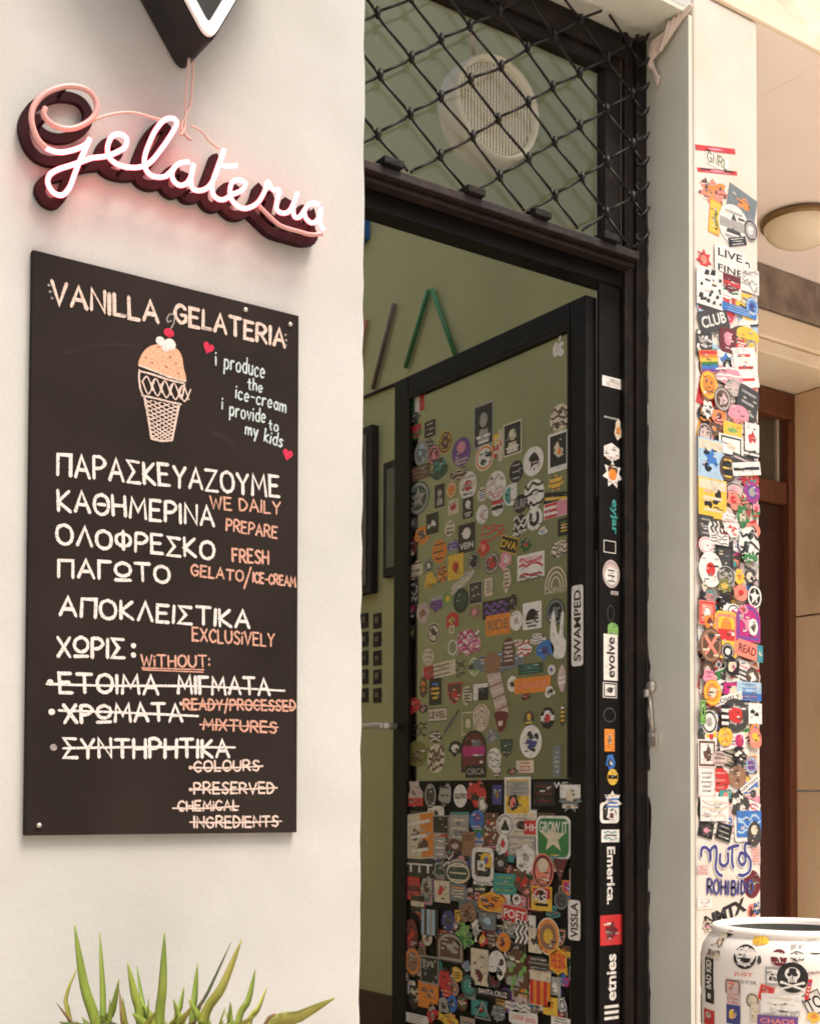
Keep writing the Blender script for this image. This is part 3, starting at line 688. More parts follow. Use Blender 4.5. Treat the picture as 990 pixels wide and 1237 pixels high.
Z2, Z3, Z4, Z6 = reg(20, 290, 2.75), reg(20, 560, 2.75), reg(20, 780, 2.75), reg(140, 370, 6.873)
def capm(z, x, y, c): return z(x, y - c).y - z(x, y).y
def wr(sh, z, t, x0, y0, x1, y1, c, m, w=.0052, n0=0, layer=0, wob=.035):
    word(sh, t, z(x0, y0), z(x1, y1), capm(z, x0, y0, c), w, m, layer, .35, wob, n0)
def ln(sh, z, pts, w, m, layer=3): sh.stroke(crom([tuple(z(*p)) + (0,) for p in pts], 6), w, m, layer, .3)
def dot(sh, z, x, y, r, m, layer=3): c = z(x, y); sh.ell(c.x, c.y, r, r * .95, m, layer, 0, 14)
sh = Sheet(); wr(sh, Z2, 'VANILLA', 118, 207, 470, 276, 70, CH_PW, .0062); sh.build('lettering', MPB, bd); sh = Sheet(); wr(sh, Z2, 'GELATERIA', 527, 272, 890, 356, 60, CH_PW, .0058)
for p in ((108, 150), (112, 172), (118, 193), (893, 315), (895, 333), (893, 350)): dot(sh, Z2, *p, .0022, CH_G)
ln(sh, Z2, [(345, 245), (358, 250), (370, 250)], .003, CH_G); ln(sh, Z2, [(620, 292), (640, 298), (655, 298)], .003, CH_G)
sh.build('lettering', MPB, bd)
def line(z, t, x0, y0, x1, y1, c, m, w, *strikes, dots=(), sw=.0026):
    sh = Sheet(); wr(sh, z, t, x0, y0, x1, y1, c, m, w)
    for k in strikes: ln(sh, z, k, sw, m, 6)
    for x, y, r, mm in dots: dot(sh, z, x, y, r, mm, 8)
    return sh.build('lettering', MPB, bd)
WW = .0052; O = .0034; T = .0027
line(Z3, 'ΠΑΡΑΣΚΕΥΑΖΟΥΜΕ', 137, 38, 872, 112, 72, CH_W, WW); line(Z3, 'ΚΑΘΗΜΕΡΙΝΑ', 140, 155, 655, 207, 68, CH_W, WW); line(Z3, 'ΟΛΟΦΡΕΣΚΟ', 135, 265, 655, 318, 62, CH_W, WW)
line(Z3, 'ΠΑΓΩΤΟ', 140, 375, 508, 395, 58, CH_W, WW); line(Z3, 'ΑΠΟΚΛΕΙΣΤΙΚΑ', 145, 502, 772, 547, 60, CH_W, WW); line(Z3, 'ΧΩΡΙΣ', 138, 640, 358, 646, 64, CH_W, WW, dots=((388, 605, .0045, CH_W), (388, 636, .0045, CH_W)))
line(Z4, 'ΕΤΟΙΜΑ', 145, 155, 470, 160, 62, CH_W, WW, [(100, 127), (300, 133), (600, 135), (890, 150)], dots=((112, 122, .0052, CH_W),), sw=.0036); line(Z4, 'ΜΙΓΜΑΤΑ', 537, 160, 840, 162, 56, CH_W, WW)
line(Z4, 'ΧΡΩΜΑΤΑ', 160, 255, 550, 250, 58, CH_W, WW, [(140, 215), (350, 222), (603, 234)], dots=((117, 220, .0052, CH_W),), sw=.0036)
line(Z4, 'ΣΥΝΤΗΡΗΤΙΚΑ', 158, 372, 705, 370, 62, CH_W, WW, [(155, 341), (400, 337), (725, 338)], dots=((123, 338, .0055, CH_G),), sw=.0036)
line(Z3, 'WE DAILY', 645, 148, 876, 168, 40, CH_O, O); line(Z3, 'PREPARE', 697, 222, 864, 248, 38, CH_O, O); line(Z3, 'FRESH', 718, 325, 836, 335, 42, CH_O, O + .0006)
line(Z3, 'GELATO', 580, 370, 752, 392, 35, CH_O, O, [(778, 345), (755, 415)], sw=O); line(Z3, 'ICE-CREAM', 785, 394, 926, 409, 32, CH_O, O); line(Z3, 'EXCLUSiVELY', 585, 588, 855, 608, 42, CH_O, O)
line(Z4, 'WiTHOUT:', 415, 68, 640, 72, 38, CH_O, O, [(418, 80), (620, 88)], [(415, 74), (622, 80)], sw=.0020)
line(Z4, 'READY/PROCESSED', 555, 212, 926, 216, 35, CH_O, O, [(545, 192), (740, 196), (928, 205)], dots=((546, 192, .0032, CH_PW),)); line(Z4, 'MIXTURES', 620, 278, 862, 290, 36, CH_O, O, [(608, 262), (868, 271)])
line(Z4, 'COLOURS', 590, 418, 805, 415, 34, CH_PW, .0032, [(575, 405), (700, 406), (818, 400)], dots=((577, 405, .0032, CH_PW),))
line(Z4, 'PRESERVED', 590, 492, 855, 490, 36, CH_PW, .0032, [(575, 478), (720, 478), (865, 472)], dots=((577, 478, .0032, CH_PW),))
line(Z4, 'CHEMiCAL', 537, 550, 735, 545, 32, CH_PW, .0032, [(518, 540), (630, 540), (738, 533)]); line(Z4, 'INGREDIENTS', 590, 605, 868, 600, 36, CH_PW, .0032, [(575, 586), (720, 588), (880, 583)])
line(Z2, 'i', 662, 415, 668, 416, 48, CH_C, T); line(Z2, 'produce', 690, 425, 822, 460, 52, CH_C, T); line(Z2, 'the', 768, 495, 815, 506, 38, CH_C, T); line(Z2, 'ice-cream', 728, 525, 893, 572, 44, CH_C, T)
line(Z2, 'i', 683, 560, 688, 561, 40, CH_C, T); line(Z2, 'provide', 708, 582, 825, 608, 46, CH_C, T); line(Z2, 'to', 838, 630, 868, 635, 34, CH_C, T); line(Z2, 'my', 760, 645, 800, 655, 40, CH_C, T); line(Z2, 'kids', 822, 668, 880, 688, 42, CH_C, T)
for x, y, a in ((637, 358, -.3), (900, 712, -.2)):
    c = Z2(x, y); r_ = .0105; ca, sa = math.cos(a), math.sin(a); pts = []
    for k in range(26):
        t = 2 * math.pi * k / 26; hx = 16 * math.sin(t) ** 3; hy = 13 * math.cos(t) - 5 * math.cos(2 * t) - 2 * math.cos(3 * t) - math.cos(4 * t)
        hx *= r_ / 17; hy *= r_ / 15; pts.append((c.x + hx * ca - hy * sa, c.y + hx * sa + hy * ca))
    sh = Sheet(); sh.poly(pts[::-1], CH_R, 0); sh.build('drawn_heart', MPB, bd)
sh = Sheet()
def pz(pts): return [Z6(*p) for p in pts]
sh.poly(crom([tuple(p) + (0,) for p in pz([(190, 490), (205, 420), (255, 350), (330, 318), (420, 330), (500, 350), (545, 410), (560, 500), (580, 618), (480, 600), (380, 565), (280, 520)])], 4, True), CH_P, 0)
for x, y in ((250, 430), (350, 340), (420, 505), (500, 475), (520, 560), (300, 470), (450, 420)): dot(sh, Z6, x, y, .0022, CH_D, 1)
c = Z6(370, 290); sh.ell(c.x, c.y, .0080, .0075, CH_W, 2); c = Z6(450, 315); sh.ell(c.x, c.y, .0100, .0090, CH_W, 3); c = Z6(415, 345); sh.ell(c.x, c.y, .0066, .0066, CH_W, 4)
c = Z6(440, 220); sh.ell(c.x, c.y, .0088, .0072, CH_R, 5)
ln(sh, Z6, [(455, 185), (480, 140), (485, 80), (450, 65), (425, 100), (430, 130), (460, 120)], .0022, CH_G, 1)
K = CH_PW
for pts in ([(190, 490), (300, 530), (450, 590), (580, 622)], [(200, 540), (300, 565), (450, 615), (570, 640)], [(195, 530), (192, 600), (205, 690), (225, 740)], [(570, 640), (560, 710), (540, 770)], [(215, 740), (330, 765), (450, 795), (540, 815)]):
    ln(sh, Z6, pts, .0030, K, 6)
for k in range(5):
    x = 215 + k * 75; y = 570 + k * 19
    ln(sh, Z6, [(x, y + 60), (x + 45, y + 15), (x + 90, y + 130)], .0022, K, 7 + k % 2); ln(sh, Z6, [(x + 5, y + 55), (x + 55, y + 160 - k * 4), (x + 105, y + 45)], .0022, K, 9 + k % 2)
ln(sh, Z6, [(235, 750), (262, 900), (295, 1100)], .0034, K, 6); ln(sh, Z6, [(525, 815), (495, 960), (465, 1112)], .0034, K, 6); ln(sh, Z6, [(295, 1100), (380, 1118), (465, 1112)], .0034, K, 7)
def edge(side, f): return (242 + 52 * f, 775 + 325 * f) if side == 0 else (522 - 56 * f, 825 + 285 * f)
for fam in (0, 1):
    for k in range(-4, 10):
        f0, f1 = k / 9, k / 9 + .42
        if f1 < .03 or f0 > .97: continue
        p, q_ = Vector(edge(fam, max(min(f0, 1), 0))), Vector(edge(1 - fam, max(min(f1, 1), 0)))
        if f0 < 0: p = p.lerp(Vector(edge(1 - fam, 0)), -f0 / .42)
        if f1 > 1: q_ = q_.lerp(Vector(edge(fam, 1)), (f1 - 1) / .42)
        ln(sh, Z6, [tuple(p), tuple((p + q_) / 2 + Vector((rnd.random() * 4 - 2, rnd.random() * 6 - 3))), tuple(q_)], .0019, K, 11 + fam * 3 + k % 2)
sh.build('cone_drawing', MPB, bd)
for z, x, y in ((Z2, 908, 281), (Z4, 75, 597), (Z2, 760, 232)):
    b = MB(); c = z(x, y); b.tube([(c.x, YBD + .001, c.y), (c.x, YBD - .003, c.y)], [.0042, .0034], M_STEEL, 12); b.build('screw', bd)
SM = noisy('chalk_smear', (.026, .019, .0155), (.033, .025, .020), 25, .9, 0, spec=.15)

for z, pts, w in ((Z2, [(160, 375), (240, 355), (330, 348), (420, 355)], .010), (Z4, [(760, 500), (800, 520), (820, 560)], .014), (Z2, [(650, 640), (700, 660), (720, 690)], .014)):
    sh = Sheet(); sh.stroke(crom([tuple(z(*p)) + (0,) for p in pts], 8), w * .7, SM, 0, .5); sh.build('chalk_smear', MPB, bd, .0002)

# ================================================================ STICKERS
class Surf:
    def __init__(s, parent, uv, mp, name='sticker', limit=100, cut=0.0, base=.0005, grow=1.0, lim=None):
        s.grow, s.lim, s.minor = grow, lim, False
        s.parent, s.uv, s.mp, s.limit, s.cut, s.base, s.items = parent, uv, mp, limit, cut, base, []
    def region(s, ox, oy, sc):
        s.ox, s.oy, s.sc = ox, oy, sc; return s
    def px(s, x, y): return s.uv(s.ox + x / s.sc, s.oy + y / s.sc)
    def add(s, x, y, w, h, shape, col, *des, rot=0.0, parent=None, label=None):
        c = s.px(x, y); w_ = (s.px(x + w / 2, y) - s.px(x - w / 2, y)).x; h_ = (s.px(x, y - h / 2) - s.px(x, y + h / 2)).y
        w_ *= s.grow; h_ *= s.grow
        if s.lim:
            hw = (abs(w_ * math.cos(R(rot))) + abs(h_ * math.sin(R(rot)))) / 2
            c = Vector((min(max(c.x, s.lim[0] + hw), s.lim[1] - hw), c.y))
        s.items.append(dict(minor=s.minor, c=c, w=w_, h=h_, shape=shape, col=col, des=des, rot=R(rot), parent=parent, label=label, n=len(s.items)))
    def rows(s, text, parent=None):
        for line in text.strip().splitlines():
            t = line.split()
            if not t or t[0].startswith('#'): continue
            x, y, w, h = (float(q) for q in t[:4]); rot = 0
            if t[-1].startswith('@'): rot = float(t[-1][1:]); t = t[:-1]
            s.add(x, y, w, h, t[4], t[5], *t[6:], rot=rot, parent=parent)
    def flush(s, prefix=''):
        done = []
        for it in s.items:
            lv = 0
            for (c, w, h, l) in done:
                if abs(c.x - it['c'].x) < (w + it['w']) * .5 and abs(c.y - it['c'].y) < (h + it['h']) * .5: lv = max(lv, l + 1)
            it['lv'] = lv; done.append((it['c'], it['w'], it['h'], lv))
        order = sorted([it for it in s.items if not it['minor']], key=lambda it: -it['w'] * it['h']); big = set(it['n'] for it in order[:s.limit])
        rest = Sheet()
        for it in s.items:
            sh = Sheet(); design(sh, it); off = it['lv'] * 5
            if it['n'] in big:
                for k, e in enumerate(sh.p): sh.p[k] = (e[0], e[1], e[2], e[3] + off)
                o = sh.build('sticker', s.mp, it['parent'] or s.parent, s.base, s.cut); o['label'] = it['label'] or autolabel(it)
            else:
                for e in sh.p: rest.p.append((e[0], e[1], e[2], e[3] + off))
        if rest.p:
            o = rest.build('small_stickers', s.mp, s.parent, s.base, s.cut); o['kind'] = 'stuff'; o['label'] = 'remaining small stickers filling the gaps'
SHN = dict(c='round', r='rectangular', R='rounded rectangular', b='cut out', t='triangular', d='diamond shaped', h='hexagonal', s='shield shaped', n='cut out', f='star shaped', a='arched')
def autolabel(it):
    cols = []; txt = None
    for d in it['des']:
        p = d.split(':')
        if p[0] in ('txt', 'vt', 'vd', 'hand') and len(p[1]) > 2: txt = p[1].replace('_', ' ')
        if p[-1] in PNAME and PNAME[p[-1]] != PNAME.get(it['col']): cols.append(PNAME[p[-1]])
    base = (PNAME[it['col']] + ' ') if it['col'] in PNAME else ''
    c2 = (' with %s markings' % cols[0]) if cols else ''
    return (SHN[it['shape']] + ' ' + base + 'sticker' + c2).strip()
def blobpts(w, h, seed, n=11, rough=.28):
    q = random.Random(seed); pts = []
    for i in range(n):
        a = 2 * math.pi * i / n; k = 1 - rough * q.random() * (1.6 if i % 2 else .6)
        pts.append((w / 2 * k * math.cos(a) * 1.06, h / 2 * k * math.sin(a) * 1.06, 0))
    return [(p[0], p[1]) for p in crom(pts, 4, True)]
def shape_pts(k, w, h, seed):
    if k == 'c': return [(w / 2 * math.cos(2 * math.pi * i / 32), h / 2 * math.sin(2 * math.pi * i / 32)) for i in range(32)]
    if k == 'r': return [(-w / 2, -h / 2), (w / 2, -h / 2), (w / 2, h / 2), (-w / 2, h / 2)]
    if k == 'R':
        r = min(w, h) * .2; out = []
        for cx, cy, a0 in ((w / 2 - r, -h / 2 + r, -90), (w / 2 - r, h / 2 - r, 0), (-w / 2 + r, h / 2 - r, 90), (-w / 2 + r, -h / 2 + r, 180)):
            out += [(cx + r * math.cos(R(a0 + t * 22.5)), cy + r * math.sin(R(a0 + t * 22.5))) for t in range(5)]
        return out
    if k == 't': return [(-w / 2, h / 2), (0, -h / 2), (w / 2, h / 2)][::-1] if seed % 2 else [(-w / 2, -h / 2), (w / 2, -h / 2), (0, h / 2)]
    if k == 'd': return [(0, -h / 2), (w / 2, 0), (0, h / 2), (-w / 2, 0)]
    if k == 'h': return [(w / 2 * math.cos(R(60 * i + 30)), h / 2 * math.sin(R(60 * i + 30))) for i in range(6)]
    if k == 's': return [(0, -h / 2), (w * .38, -h * .22), (w / 2, h * .2), (w / 2, h / 2), (-w / 2, h / 2), (-w / 2, h * .2), (-w * .38, -h * .22)]
    if k == 'f': return [((w / 2 if i % 2 == 0 else w * .3) * math.sin(math.pi * i / 7), (h / 2 if i % 2 == 0 else h * .3) * math.cos(math.pi * i / 7)) for i in range(14)][::-1]
    if k == 'a': return [(-w / 2, -h / 2), (w / 2, -h / 2), (w / 2, h * .1)] + [(w / 2 * math.cos(R(15 * i)), h * .1 + h * .4 * math.sin(R(15 * i))) for i in range(1, 12)] + [(-w / 2, h * .1)]
    return blobpts(w, h, seed)
def design(sh, it):
    w, h, q = it['w'], it['h'], random.Random(it['n'] * 131 + int(abs(it['c'].x) * 997))
    L = Sheet(); k = it['shape']
    if k != 'n':
        P = shape_pts(k, w, h, it['n'])
        L.poly(P, ink(it['col']), 0)
    for di, d in enumerate(it['des']):
        a = d.split(':'); op = a[0]; m = ink(a[-1]) if a[-1] in PAL else None; ly = 1 + di * .9
        if op == 'ring': L.stroke([(x * .82, y * .82) for x, y in shape_pts(k if k != 'n' else 'c', w, h, it['n'])] + [tuple(v * .82 for v in shape_pts(k if k != 'n' else 'c', w, h, it['n'])[0])], min(w, h) * .09, m, ly)
        elif op == 'edge':
            pp = shape_pts(k if k != 'n' else 'r', w, h, it['n']); L.stroke([(x * .95, y * .95) for x, y in pp + pp[:1]], min(w, h) * .06, m, ly)
        elif op == 'in': L.poly([(x * .72, y * .72) for x, y in shape_pts(k if k != 'n' else 'r', w, h, it['n'])], m, ly)
        elif op == 'big': L.poly([(x * .88, y * .88) for x, y in shape_pts(k if k != 'n' else 'r', w, h, it['n'])], m, ly)
        elif op == 'dot': L.ell(0, 0, w * .2, h * .2, m, ly)
        elif op == 'up': L.ell(0, h * .16, w * .24, h * .2, m, ly)
        elif op == 'blob': L.poly(blobpts(w * .58, h * .58, q.random(), 9, .5), m, ly)
        elif op == 'blobs':
            for z in range(4):
                bx, by = (q.random() - .5) * w * .5, (q.random() - .5) * h * .55
                L.poly([(bx + x, by + y) for x, y in blobpts(w * .3, h * .26, q.random(), 7, .5)], m, ly + z * .15)
        elif op == 'lines':
            nn = 3 if h < w * 1.2 else 5
            for z in range(nn):
                yy = h * .3 - z * h * .6 / (nn - 1); ww = w * (.25 + .12 * q.random()); L.poly([(-ww, yy - h * .035), (ww, yy - h * .035), (ww, yy + h * .035), (-ww, yy + h * .035)], m, ly)
        elif op == 'low':
            for z in range(2):
                yy = -h * .26 - z * h * .12; ww = w * (.34 - .1 * z); L.poly([(-ww, yy - h * .03), (ww, yy - h * .03), (ww, yy + h * .03), (-ww, yy + h * .03)], m, ly)
        elif op == 'bar': L.poly([(-w * .46, -h * .12), (w * .46, -h * .12), (w * .46, h * .12), (-w * .46, h * .12)], m, ly)
        elif op == 'top': L.poly([(-w * .47, h * .22), (w * .47, h * .22), (w * .47, h * .46), (-w * .47, h * .46)], m, ly)
        elif op == 'bot': L.poly([(-w * .47, -h * .46), (w * .47, -h * .46), (w * .47, -h * .18), (-w * .47, -h * .18)], m, ly)
        elif op == 'right': L.poly([(0.04 * w, -h * .47), (w * .47, -h * .47), (w * .47, h * .47), (.04 * w, h * .47)], m, ly)
        elif op == 'left': L.poly([(-w * .47, -h * .47), (-w * .16, -h * .47), (-w * .16, h * .47), (-w * .47, h * .47)], m, ly)
        elif op == 'hs':                # horizontal stripes, one colour each
            cs = a[1]; nn = len(cs)
            for z, cc in enumerate(cs): y0 = h * .47 - z * h * .94 / nn; L.poly([(-w * .47, y0 - h * .94 / nn), (w * .47, y0 - h * .94 / nn), (w * .47, y0), (-w * .47, y0)], ink(cc), ly)
        elif op == 'vs':
            cs = a[1]; nn = len(cs)
            for z, cc in enumerate(cs): x0 = -w * .47 + z * w * .94 / nn; L.poly([(x0, -h * .47), (x0 + w * .94 / nn, -h * .47), (x0 + w * .94 / nn, h * .47), (x0, h * .47)], ink(cc), ly)
        elif op == 'tri': L.poly([(-w * .26, -h * .22), (w * .26, -h * .22), (0, h * .3)], m, ly)
        elif op == 'tri_out': L.stroke([(-w * .34, -h * .3), (w * .34, -h * .3), (0, h * .38), (-w * .34, -h * .3)], min(w, h) * .08, m, ly)
        elif op == 'star': L.poly([((w * .36 if z % 2 == 0 else w * .15) * math.sin(math.pi * z / 5), (h * .36 if z % 2 == 0 else h * .15) * math.cos(math.pi * z / 5)) for z in range(10)][::-1], m, ly)
        elif op == 'zig': 
            for z in range(3): L.stroke([((-.28 + .28 * z + (.12 if j % 2 else -.04)) * w, (.42 - .21 * j) * h) for j in range(5)], w * .12, m, ly)
        elif op == 'wave':
            for z in range(2): L.stroke([((-.42 + .84 * j / 12) * w, (.2 - .4 * z + .13 * math.sin(j * 1.5)) * h) for j in range(13)], h * .17, m, ly)
        elif op == 'U': L.stroke(crom([(-w * .2, h * .22, 0), (-w * .2, -h * .1, 0), (0, -h * .24, 0), (w * .2, -h * .1, 0), (w * .2, h * .22, 0)], 4), w * .17, m, ly)
        elif op == 'arch': L.poly([(-w * .34, -h * .16)] + [(w * .34 * math.cos(R(180 - 18 * z)), -h * .16 + h * .42 * math.sin(R(18 * z))) for z in range(1, 10)] + [(w * .34, -h * .16)][::1], m, ly)
        elif op == 'arcs':
            for z in range(3): L.stroke([(w * (.46 - .13 * z) * math.cos(R(t * 15)), -h * .35 + h * (.8 - .2 * z) * math.sin(R(t * 15))) for t in range(13)], w * .05, m, ly)
        elif op == 'x': L.stroke([(-w * .26, -h * .26), (w * .26, h * .26)], w * .12, m, ly); L.stroke([(-w * .26, h * .26), (w * .26, -h * .26)], w * .12, m, ly + .3)
        elif op == 'scrib':
            for z in range(3):
                yy = (.28 - .28 * z) * h; L.stroke(crom([((-.42 + .84 * j / 6 + (q.random() - .5) * .08) * w, yy + (q.random() - .5) * h * .26, 0) for j in range(7)], 3), min(w, h) * .085, m, ly + z * .2, .3)
        elif op == 'speck':
            for z in range(16):
                bx, by = (q.random() - .5) * w * .84, (q.random() - .5) * h * .84; r_ = min(w, h) * (.03 + .05 * q.random()); L.poly([(bx - r_ * 1.5, by - r_), (bx + r_, by - r_ * .8), (bx + r_ * 1.3, by + r_), (bx - r_ * .6, by + r_ * 1.1)], m, ly + z * .04)
        elif op == 'face':
            L.ell(-w * .15, h * .1, w * .05, h * .06, m, ly); L.ell(w * .15, h * .1, w * .05, h * .06, m, ly); L.stroke([(w * .22 * math.cos(R(200 + 14 * z)), -h * .05 + h * .2 * math.sin(R(200 + 14 * z))) for z in range(11)], w * .05, m, ly)
        elif op == 'portrait':
            L.ell(0, h * .12, w * .2, h * .17, m, ly); L.poly([(-w * .32, -h * .4), (w * .32, -h * .4), (w * .2, -h * .1), (-w * .2, -h * .1)], m, ly)
        elif op == 'flower':
            for z in range(6): L.ell(w * .2 * math.cos(z * 1.047), h * .2 * math.sin(z * 1.047), w * .13, h * .13, m, ly + z * .1)
        elif op == 'skull':
            L.ell(0, h * .12, w * .24, h * .22, m, ly); L.poly([(-w * .13, -h * .16), (w * .13, -h * .16), (w * .16, .02 * h), (-w * .16, .02 * h)], m, ly + .2)
            kk = ink('k')
            for sx in (-1, 1): L.ell(sx * w * .1, h * .1, w * .07, h * .065, kk, ly + .5); L.stroke([(-sx * w * .34, -h * .16), (sx * w * .34, -h * .38)], w * .07, m, ly + .1 + .1 * sx); L.ell(sx * w * .34, -h * .38, w * .06, h * .05, m, ly + .3); L.ell(sx * w * .34, -h * .17, w * .06, h * .05, m, ly + .3)
            L.poly([(-w * .03, -.03 * h), (w * .03, -.03 * h), (0, .05 * h)], kk, ly + .5)
            for sx in (-1, 0, 1): L.stroke([(sx * w * .06, -h * .16), (sx * w * .06, -h * .08)], w * .018, kk, ly + .5)
        elif op == 'txt': typeset(L, a[1].replace('_', ' '), 0, 0, w * .84, h * min(.62, .5 + .1 * (h > w)), m, ly)
        elif op == 'btxt': typeset(L, a[1], 0, 0, w * .96, h * .62, m, ly, 0, .055)
        elif op == 'txtt': typeset(L, a[1].replace('_', ' '), 0, h * .24, w * .8, h * .26, m, ly)
        elif op == 'txtb': typeset(L, a[1].replace('_', ' '), 0, -h * .26, w * .8, h * .22, m, ly)
        elif op == 'vt': typeset(L, a[1].replace('_', ' '), 0, 0, h * .88, w * .60, m, ly, R(90), .025)
        elif op == 'vd': typeset(L, a[1].replace('_', ' '), 0, 0, h * .88, w * .66, m, ly, R(-90), .025)
        elif op == 'hand': word(L, a[1].replace('_', ' '), (-w * .44, -h * .32), (w * .44, -h * .32), h * .7, min(h * .14, w * .05), m, ly, .2, .06)
    if not it['des'] and k != 'n' and max(w, h) > .02:
        dark = it['col'] in 'kdnxDevsfr'; c_ = 'waclycp'[int(q.random() * 7)] if dark else 'kdrbekx'[int(q.random() * 7)]
        m = ink(c_); m2 = ink('roybgtpmkwce'[int(q.random() * 12)]); r_ = q.random()
        if r_ < .3:
            L.poly(blobpts(w * .62, h * .6, q.random(), 8, .5), m, 1); L.poly([(x + w * .08, y - h * .06) for x, y in blobpts(w * .3, h * .3, q.random(), 7, .5)], m2, 1.5)
        elif r_ < .5:
            for z in range(4): yy = h * (.28 - .17 * z); ww = w * (.2 + .18 * q.random()); L.poly([(-ww, yy - h * .04), (ww, yy - h * .04), (ww, yy + h * .04), (-ww, yy + h * .04)], m if z else m2, 1)
        elif r_ < .7:
            L.poly([(-w * .42, 0), (w * .42, 0), (w * .42, h * .42), (-w * .42, h * .42)], m2, .8); L.ell(0, h * .1, w * .18, h * .22, m, 1); L.poly([(-w * .32, -h * .32), (w * .32, -h * .32), (w * .32, -h * .2), (-w * .32, -h * .2)], m, 1)
        elif r_ < .85:
            L.stroke([(x * .78, y * .78) for x, y in shape_pts(k, w, h, it['n'])] + [tuple(v * .78 for v in shape_pts(k, w, h, it['n'])[0])], min(w, h) * .08, m, 1); L.poly(blobpts(w * .4, h * .4, q.random(), 7, .5), m2, 1)
        else:
            for z in range(3): L.stroke(crom([((-.34 + .68 * j / 5) * w, (.24 - .24 * z + (q.random() - .5) * .2) * h, 0) for j in range(6)], 3), min(w, h) * .1, m if z % 2 else m2, 1 + z * .2, .3)
    if k != 'n' and min(w, h) > .016 and not any(d.split(':')[0] in ('skull', 'txt', 'btxt', 'hand', 'vt', 'vd', 'txtt', 'vs') for d in it['des']):            # small print
        for z in range(5 + int(q.random() * 5)):
            bx, by = (q.random() - .5) * w * .66, (q.random() - .5) * h * .66; ww = w * (.03 + .09 * q.random()); hh = h * (.012 + .02 * q.random())
            L.poly([(bx - ww, by - hh), (bx + ww, by - hh * .8), (bx + ww * .9, by + hh), (bx - ww, by + hh)], ink('dwkaceqs'[int(q.random() * 8)]), 3.6 + z * .1)
    c, s_ = math.cos(it['rot']), math.sin(it['rot']); cx, cy = it['c'].x, it['c'].y
    for pts, fs, m, ly in L.p: sh.p.append(([Vector((cx + p.x * c - p.y * s_, cy + p.x * s_ + p.y * c)) for p in pts], fs, m, ly))

# ---------------------------------------------------------------- door glass
S1 = Surf(lf, uv_x(X0 + .010), map_x(X0 + .010), limit=100, base=.0004, grow=1.08)
S1.region(470, 460, 4.304).rows('''
145 115 75 100 s w vs:gwr
135 190 50 50 b d blobs:a
140 265 60 80 b g
205 330 50 60 b d lines:a
212 250 52 80 r k lines:q
292 320 68 112 c y ring:e flower:e
375 370 90 140 c v up:p low:q
490 230 95 210 r k edge:a portrait:a low:w
495 400 90 125 c w ring:o blobs:D
555 335 34 130 b r
580 335 20 150 r c
640 300 88 160 r k edge:c portrait:c low:w
885 190 95 130 c c blobs:d scrib:e
878 368 100 190 r w up:w big:w
878 360 78 150 r k
748 418 100 140 c w blob:k
660 472 68 105 c k lines:a
167 378 68 118 c s ring:a blobs:u
232 385 58 95 c x ring:p tri:p
260 455 90 110 b D blobs:t
155 480 110 70 r e lines:B
410 545 85 135 c w bar:c dot:r lines:a
365 485 90 60 b e scrib:c
555 545 95 140 c w scrib:q low:p
628 595 70 110 c t ring:w right:w
752 588 98 140 c w scrib:k
865 530 85 85 f y lines:e
325 568 48 75 c o ring:c
485 590 50 70 c c
683 640 68 90 c k txt:SURF:a
150 610 110 160 c D ring:a star:a
262 598 48 110 r k portrait:a
333 655 50 70 r c blob:r
410 660 50 100 r k up:w low:w
563 660 60 80 c w top:r bar:k
870 612 125 62 r k bar:y @-8
868 668 120 75 r w hs:rwrwr right:p''')
S1.region(470, 600, 4.304).rows('''
483 92 58 90 c w dot:q
755 115 80 110 c w U:k
680 150 70 110 b k scrib:w
800 178 45 40 b w
910 155 65 85 r k
535 185 130 100 n r scrib:r
490 265 60 85 b r dot:l
402 215 82 140 r k edge:d up:w txtb:VEIN:w
315 165 50 75 c c lines:d
120 140 60 70 b d dot:a
170 200 75 90 b o blob:e
225 140 60 100 r k blobs:w
110 270 70 110 b x blobs:c
260 285 72 115 c o lines:e
330 255 60 60 b v lines:u
625 250 90 75 r k edge:y txt:DVA:y @-18
710 250 60 80 f g
885 270 85 85 b c scrib:d
345 365 75 120 r y dot:r
205 360 45 70 c D ring:a dot:w
275 400 50 90 b o scrib:e
130 385 85 110 b c lines:e
215 435 65 80 b y low:e
440 335 55 85 c k ring:a
532 345 75 105 c e ring:a blob:r
605 335 66 90 b p blobs:w
615 430 40 130 b c lines:B
735 360 130 120 r w scrib:r txtt:VERTICAL:p
730 418 110 45 n k scrib:k
865 425 110 120 n c arcs:c
865 487 120 35 n c hand:CARVED:c
380 440 140 60 b c scrib:a @25
450 500 65 110 r k in:d edge:a
515 470 38 85 r c lines:B
305 530 50 75 f G dot:y
375 540 75 120 c D ring:k
555 582 130 88 r k wave:v
642 548 45 75 c k bar:d
445 600 60 70 b B dot:p
565 665 118 100 r o txt:RIDE:B
660 645 62 95 c w dot:q
742 618 90 130 r w arch:k low:k
862 600 90 130 c k ring:s blobs:s
175 605 60 100 c q blob:B
245 560 60 90 b v top:a
110 600 50 80 c k
115 500 70 120 r k scrib:a
330 640 60 70 a r
328 690 26 40 r c
230 710 65 100 c c ring:e blob:d
110 705 40 60 r d
660 760 60 40 b c''')
